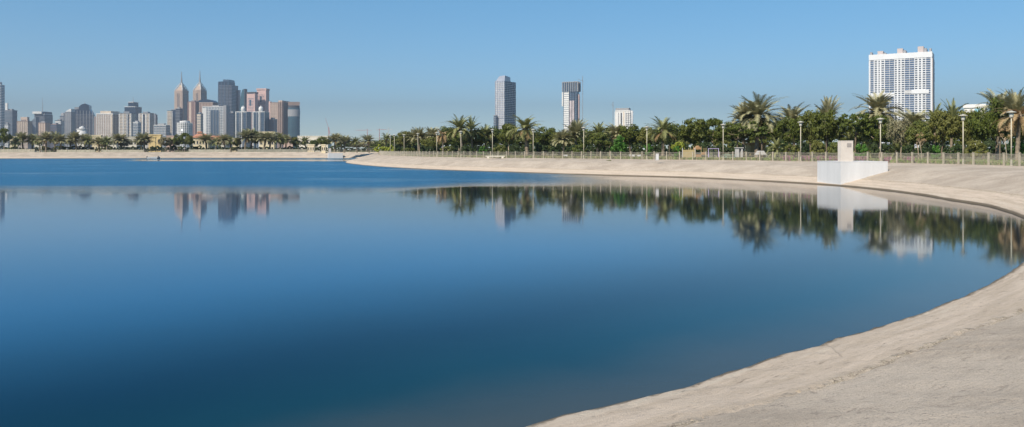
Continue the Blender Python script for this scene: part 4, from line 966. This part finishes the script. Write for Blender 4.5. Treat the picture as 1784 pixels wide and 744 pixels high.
# ------------------------------------------------------------ villas behind the far belt
V_cream = pm('cream_render', (.66, .56, .38), .85, .08, .3); V_pale = pm('pale_render', (.66, .61, .52), .85, .08, .3); V_yel = pm('yellow_render', (.66, .49, .24), .85, .08, .3); V_tile = pm('red_roof_tile', (.42, .19, .12), .85, .2, .6); V_win = glass('villa_window_glass', (.05, .05, .055), .2, 0)
V_rend = pm('dull_pink_render', (.50, .36, .30), .85, .1, .3)
def villa(name, label, x0, x1, yt, D, mat, roof='flat', nw=4, rows=2, th=12, yroof=None):
    t = T(name, label, x0, x1, yt, D, th, .88, 'building'); w, d = t.w/2, t.d/2; H = max(3, t.H); mb = MB(); mb.box(-w, w, -d, d, -.4, H); mb.build('wall', mat, t.e)
    if roof == 'flat': mb = MB(); mb.box(-w-.15, w+.15, -d-.15, d+.15, H+.003, H+.5); mb.build('parapet', mat, t.e)
    else:
        rh = wz(yroof, D)-t.zb; mb = MB(); o = .6; mb.add([(-w-o, -d-o, H+.01), (w+o, -d-o, H+.01), (w+o, d+o, H+.01), (-w-o, d+o, H+.01), (-w*.6, 0, rh), (w*.6, 0, rh)], [(0, 1, 5, 4), (2, 3, 4, 5), (1, 2, 5), (3, 0, 4), (3, 2, 1, 0)]); mb.build('roof', V_tile, t.e)
    for r_ in range(rows):
        for k in range(nw):
            x = -w+2*w*(k+.5)/nw; z = 1+(H-1.2)*r_/rows; hw = min(.7, w/nw*.5); mb = MB(); mb.box(x-hw, x+hw, -d-.05, -d+.1, z, z+min(1.6, (H-1)/rows*.6)); wi = mb.build('window', V_win, t.e)
            mb = MB(); mb.box(x-hw-.15, x+hw+.15, -d-.16, -d-.053, z-.18, z-.02); mb.build('sill', V_pale, wi)
    return t
villa('villa', 'cream villa with red tiled roofs in front of the wide grey glass block', 336, 366, 240, 440, V_cream, 'hip', 5, 2, 12, 233)
villa('villa', 'right wing of pale walls and a red tiled roof beside the cream villa', 362, 397, 243, 448, V_pale, 'hip', 5, 2, 12, 236.5)
t = villa('villa', 'small square cream roof tower on the red roofed villa', 344, 352, 231, 445, V_cream, 'hip', 1, 2, 12, 229)
villa('villa', 'yellow villa with a tall porch column left of the dusty trees', 259, 283, 236, 420, V_yel, 'flat', 3, 2)
villa('porch', 'tall yellow porch block joined to the front of the yellow villa', 262, 272, 240, 408, V_yel, 'flat', 1, 1)
villa('flat_roofed_house', 'long cream building with a flat roof right of the skyline', 519, 578, 238.5, 455, V_pale, 'flat', 8, 2)
villa('flat_roofed_house', 'cream flat roofed building below the right domed tower', 452, 481, 231, 450, V_cream, 'flat', 4, 3)
villa('flat_roofed_house', 'low pinkish brown house left of the long cream building', 494, 512, 242, 430, V_rend, 'hip', 3, 1, 12, 240)
villa('flat_roofed_house', 'small cream house at the foot of the low dark tower', 405, 418, 243, 440, V_cream, 'flat', 2, 2)
villa('flat_roofed_house', 'pale house with a stepped wall below the pale grid fronted block', 160, 178, 237, 440, V_cream, 'flat', 3, 2)
villa('flat_roofed_house', 'pale pinkish house right of the house under the grid fronted block', 180, 206, 240, 430, V_pale, 'flat', 4, 2)
villa('flat_roofed_house', 'white house between the dusty trees below the beige blocks', 222, 240, 240, 430, V_pale, 'flat', 3, 2)
villa('flat_roofed_house', 'low beige house near the left edge', 17, 32, 239, 440, V_cream, 'flat', 2, 2)
villa('flat_roofed_house', 'low pale house below the slab topped tower', 60, 74, 239, 450, V_pale, 'flat', 2, 2)
villa('flat_roofed_house', 'low white house below the dark arched tower', 136, 150, 243, 430, V_pale, 'flat', 2, 1)
villa('flat_roofed_house', 'pinkish house with a small tower below the half glass tower', 290, 304, 238, 440, V_rend, 'flat', 2, 2)
villa('gatehouse', 'yellow low gatehouse left of the far white inlet', 536, 549, 258, 356, V_cream, 'flat', 3, 1)
villa('kiosk', 'cream kiosk standing right behind the far white inlet', 560, 568, 255, 352, V_cream, 'flat', 2, 1)
for a, b, y_, lab, m in ((0, 60, 260, 'low pale boundary wall at the far left of the opposite bank', C_beige), (100, 165, 261, 'low pale boundary wall below the arched tower', C_beige), (178, 250, 261, 'low pinkish boundary wall below the beige blocks', V_pale), (330, 400, 260.5, 'low cream boundary wall below the red roofed villa', C_beige), (415, 534, 260, 'low grey boundary wall below the domed towers', C_grey)):
    D = 362; X0, X1 = wx(a, D), wx(b, D); m = pm('olive_boundary_wall' if m is C_grey else 'dusty_boundary_wall', (.25, .24, .19) if m is C_grey else (.40, .37, .29), .9); e = empty('boundary_wall', ((X0+X1)/2, D, 2.4), 0, lab, 'wall', 'boundary walls of the opposite bank'); L = (X1-X0)/2; h = wz(y_, D)-2.4
    mb = MB(); mb.box(-L, L, -.12, .12, -.3, h); mb.build('wall_panel', m, e); mb = MB(); k = -L
    while k <= L: mb.box(k-.18, k+.18, -.18, .18, -.3, h+.15); k += L/4-.0001
    mb.build('wall_piers', m, e)
# ------------------------------------------------------------ park furniture and small things
z0 = 2.0
P_or = pm('orange_play_panel', (.38, .22, .11), .5, .1, 2); P_ye = pm('yellow_play_panel', (.40, .31, .15), .5, .1, 2); P_pu = pm('lilac_play_post', (.42, .34, .55), .5, .1, 2); P_wh = pm('white_play_post', (.5, .48, .46), .5, .08, 2); P_gr = pm('pale_green_paint', (.35, .50, .40), .5, .1, 2)
D = 128; e = empty('playground_frame', (wx(1215, D), D, z0), .1, 'orange and yellow climbing frame with a slide under the dark trees', 'playground'); e.scale = (.66, .66, .6)
mb = MB()
for x in (-1.9, -.7, .7, 1.9):
    for y in (-.7, .7): mb.cyl((x, y, 0), (x, y, 3.0 if abs(x) > 1 else 3.4), .07, .07, 8)
mb.build('posts', P_ye, e); mb = MB(); mb.box(-1.9, -.7, -.7, .7, 1.3, 1.4); mb.box(.7, 1.9, -.7, .7, 1.1, 1.2); mb.box(-.7, .7, -.7, .7, 1.5, 1.6); mb.build('decks', C_grey, e)
mb = MB(); mb.prism([(-.9, 2.6), (.9, 2.6), (0, 3.6)], -.9, .9); mb.build('roof', P_or, e); mb = MB(); mb.box(-1.85, -.75, -.76, -.72, 1.4, 2.1); mb.box(.75, 1.85, -.76, -.72, 1.2, 1.9); mb.box(-.65, .65, -.76, -.72, .3, 1.3); mb.build('side_panels', P_or, e)
mb = MB(); mb.prism([(1.95, 1.0), (3.7, .25), (4.1, .25), (4.1, .35), (3.7, .35), (1.95, 1.2)], -.35, .35); mb.build('slide', P_ye, e)
e = empty('swing_frame', (wx(1243, D-3), D-3, z0), -.1, 'lilac and white swing frame right of the orange climbing frame', 'swing'); e.scale = (.7, .7, .7); mb = MB()
for x in (-1.1, 1.1): mb.cyl((x, -.7, 0), (x, 0, 2.4), .06, .05, 8); mb.cyl((x, .7, 0), (x, 0, 2.4), .06, .05, 8)
mb.cyl((-1.2, 0, 2.4), (1.2, 0, 2.4), .06, .06, 8); mb.build('frame', P_pu, e)
for x in (-.5, .5): mb = MB(); mb.cyl((x-.2, 0, 2.38), (x-.2, 0, .6), .015, .015, 4); mb.cyl((x+.2, 0, 2.38), (x+.2, 0, .6), .015, .015, 4); mb.box(x-.24, x+.24, -.12, .12, .56, .61); mb.build('swing_seat', P_wh, e)
e = empty('play_panel', (wx(1200, 122), 122, z0), 0, 'small white and yellow play panel left of the climbing frame', 'playground'); mb = MB(); mb.box(-.9, .9, -.05, .05, .3, 1.5); mb.build('panel', P_ye, e); mb = MB(); mb.cyl((-.95, 0, 0), (-.95, 0, 1.8), .06, .06, 8); mb.cyl((.95, 0, 0), (.95, 0, 1.8), .06, .06, 8); mb.build('posts', P_wh, e)
e = empty('picnic_table', (wx(1271, 118), 118, z0), .2, 'pale green picnic table right of the lamp post by the playground', 'picnic table'); mb = MB(); mb.box(-.95, .95, -.4, .4, .72, .78); mb.build('tabletop', P_gr, e)
for s in (-1, 1): mb = MB(); mb.box(-.95, .95, s*.62-.14, s*.62+.14, .42, .47); mb.build('bench_seat', P_gr, e)
for s in (-1, 1): mb = MB(); mb.cyl((s*.7, -.75, 0), (s*.7, -.15, .72), .04, .04, 6); mb.cyl((s*.7, .75, 0), (s*.7, .15, .72), .04, .04, 6); mb.box(s*.7-.03, s*.7+.03, -.6, .6, .36, .42); mb.build('leg', P_gr, e)
e = empty('park_booth', (wx(1288, 126), 126, z0), .1, 'small white booth with open front left of the yellow wall', 'booth'); e.scale = (.75, .75, .8); mb = MB(); mb.box(-.75, -.25, -.5, .5, 0, 2.2); mb.box(.25, .55, -.5, .5, 0, 2.2); mb.box(-.25, .25, .2, .5, 0, 2.2); mb.build('wall', P_wh, e); mb = MB(); mb.box(-.9, .7, -.65, .65, 2.203, 2.35); mb.build('roof', P_wh, e)
e = empty('park_kiosk', (wx(1321, 132), 132, z0), .1, 'yellow walled park kiosk under the largest palm', 'kiosk'); mb = MB(); mb.box(-1.3, 1.3, 0, 2, 0, 2.5); mb.build('wall', P_ye, e); mb = MB(); mb.box(-1.5, 1.5, -.3, 2.2, 2.503, 2.65); mb.build('roof', P_or, e); mb = MB(); mb.box(-.5, .35, -.04, .03, 1.0, 1.9); mb.build('window', V_win, e)
e = empty('white_canopy', (wx(1325, 124), 124, z0), 0, 'low white canopy in front of the yellow walled kiosk', 'canopy'); mb = MB(); mb.prism([(-.75, .75), (.75, .75), (.3, 1.35), (-.3, 1.35)], -.7, .7); mb.build('canopy_cover', P_wh, e); mb = MB()
for x in (-.7, .7):
    for y in (-.6, .6): mb.cyl((x, y, 0), (x, y, .8), .03, .03, 6)
mb.build('poles', C_grey, e)
for px, wpx, D, h, lab in ((1145, 5, 112, 1.0, 'small white utility cabinet at the fence right of the bright bush lamp post'), (985, 7, 145, .6, 'small white box on the lawn at the foot of the unfinished tower'), (1101, 9, 140, .7, 'pale low bin beside the bright green round bush'), (1113, 6, 138, .7, 'pale narrow bin left of the lamp post right of the bright bush')):
    e = empty('utility_cabinet', (wx(px, D), D, z0), .1, lab, 'cabinet', 'pale cabinets in the park'); q = wpx/F*D/2; mb = MB(); mb.box(-q, q, -q*.7, q*.7, 0, h); mb.build('case', P_wh, e); mb = MB(); mb.box(-q-.04, q+.04, -q*.7-.04, q*.7+.04, h+.003, h+.06); mb.build('lid', M_cap, e)
    mb = MB(); mb.box(-q*.8, q*.8, -q*.7-.02, -q*.7+.01, .1, h-.12); mb.build('door', M_white, e)
pB = on_fence(869); e = empty('concrete_bench', (pB.x-.6, pB.y-1.2, 2.0), math.atan2(-pB.x, pB.y)*1+.0, 'long low pale concrete bench on the bank in front of the fence', 'bench'); mb = MB(); mb.box(-1.75, 1.75, -.3, .3, .28, .42); mb.build('seat', V_pale, e)
for x in (-1.3, 1.3): mb = MB(); mb.box(x-.2, x+.2, -.25, .25, -.05, .277); mb.build('leg', V_pale, e)
# moored white boat off the far bank with a dark buoy
D = 312; e = empty('small_boat', (wx(268, D), D, 0), .05, 'small white boat moored at the far bank below the yellow villa', 'boat')
mb = MB(); n = 9; sec = []
for i in range(n):
    u = i/(n-1); x = -2.4+4.8*u; b = .85*math.sin(math.pi*min(1, .25+.75*u*.98+0) )**.6 if u < .97 else .06; zt = .62+.18*u; sec.append([(x, -b, zt), (x, -b*.75, .1), (x, 0, -.12), (x, b*.75, .1), (x, b, zt), (x, b*.85, zt-.02), (x, 0, .25), (x, -b*.85, zt-.02)])
V = [p for s_ in sec for p in s_]; m_ = 8; Fs = [(i*m_+k, i*m_+(k+1) % m_, (i+1)*m_+(k+1) % m_, (i+1)*m_+k) for i in range(n-1) for k in range(m_)]+[tuple(range(m_)), tuple(range((n-1)*m_, n*m_))[::-1]]
mb.add(V, Fs); mb.build('hull', pm('boat_white_gelcoat', (.75, .75, .73), .4), e); mb = MB(); mb.box(-.9, -.5, -.55, .55, .42, .48); mb.box(.5, .9, -.5, .5, .45, .5); mb.build('thwarts', V_pale, e); mb = MB(); mb.box(-2.75, -2.4, -.18, .18, .1, 1.0); mb.build('outboard_motor', C_dk, e)
mb = MB(); mb.lathe([(.1, -.2), (.5, 0), (.62, .35), (.45, .8), (.15, .95), (.1, 1.15)], 12); o = mb.build('mooring_buoy', C_dk, None, True, (wx(276, D), D, 0)); tag(o, 'dark round mooring buoy right of the small white boat', 'buoy')
# flower beds and lawn strips behind the fence
M_flow = leafmat('petunia_flower', (.24, .10, .14), (.32, .16, .20), (.22, .10, .15), .1); M_lawn = leafmat('lawn_blade', (.09, .15, .02), (.19, .26, .05), (.17, .22, .06), .2); M_dryg = leafmat('dry_grass_blade', (.20, .17, .08), (.30, .26, .13), (.2, .2, .09), .1)
def strip(name, label, cat, p0, p1, d0, d1, n, h, mats, seed):
    """blades or petals scattered on the ground between two columns of the fence line"""
    r = random.Random(seed); mb = MB(); 
    for _ in range(n):
        px = r.uniform(p0, p1); q = on_fence(px)
        if q is None: continue
        D = q.y+r.uniform(d0, d1); x = wx(px, D); z = ztop(D); a = r.uniform(0, 3.1); s = r.uniform(.04, .09)*1.6; hh = h*r.uniform(.5, 1.2); u = Vector((math.cos(a), math.sin(a), 0))*s; lean = Vector((r.gauss(0, .1), r.gauss(0, .1), 0))
        c = Vector((x, D, z)); mb.add([c-u, c+u, c+u*.6+lean+Vector((0, 0, hh)), c-u*.6+lean+Vector((0, 0, hh))], [(0, 1, 2, 3)], r.randrange(len(mats)))
    o = mb.build(name, mats); tag(o, label, cat, None, 'stuff')
for i, (a, b) in enumerate(((1362, 1380), (1394, 1410), (1424, 1437), (1446, 1462), (1490, 1510), (1535, 1550), (1576, 1592))):
    lab = ['leftmost', 'second', 'third', 'fourth', 'fifth', 'sixth', 'rightmost'][i]+' patch of pink flowers behind the fence near the white pillar'
    strip('flower_bed', lab, 'flower bed', a, b, 1.0, 9, 1500, .6, [M_flow, M_flow, M_flow, M_lawn], 50+i)
strip('lawn', 'green lawn grass behind the fence around the white pillar', 'grass', 1330, 1800, .8, 16, 14000, .32, [M_lawn, M_lawn, M_dryg], 71)
strip('dry_grass', 'dry tufty grass behind the fence along the middle of the bank', 'grass', 700, 1330, .8, 20, 14000, .35, [M_lawn, M_dryg, M_dryg], 72)
# small stones and crumbs along the joint in the bank
r = random.Random(5); mb = MB()
for _ in range(420):
    i = r.randrange(NS); p = SHN[i]
    if not (-2 < p[0] < 34 and 5 < p[1] < 42): continue
    d = 2.22+r.gauss(0, .07) if r.random() < .7 else r.uniform(2.3, 7.6); q = p+OUTN[i]*d; s = abs(r.gauss(0, .012))+.006; z = hprof(d, q[1])+s*.3
    vs = [Vector((math.cos(k*1.05+r.random()*.4)*s*r.uniform(.7, 1.2), math.sin(k*1.05)*s*r.uniform(.7, 1.2), r.uniform(-.2, .2)*s)) for k in range(6)]
    mb.add([(q[0]+v.x, q[1]+v.y, z+v.z) for v in vs]+[(q[0], q[1], z+s*.7)], [(k, (k+1) % 6, 6) for k in range(6)])
o = mb.build('gravel', pm('bank_gravel', (.30, .25, .19), .9, .3, 9)); tag(o, 'small stones and crumbs scattered along the joint of the near bank', 'gravel', None, 'stuff')
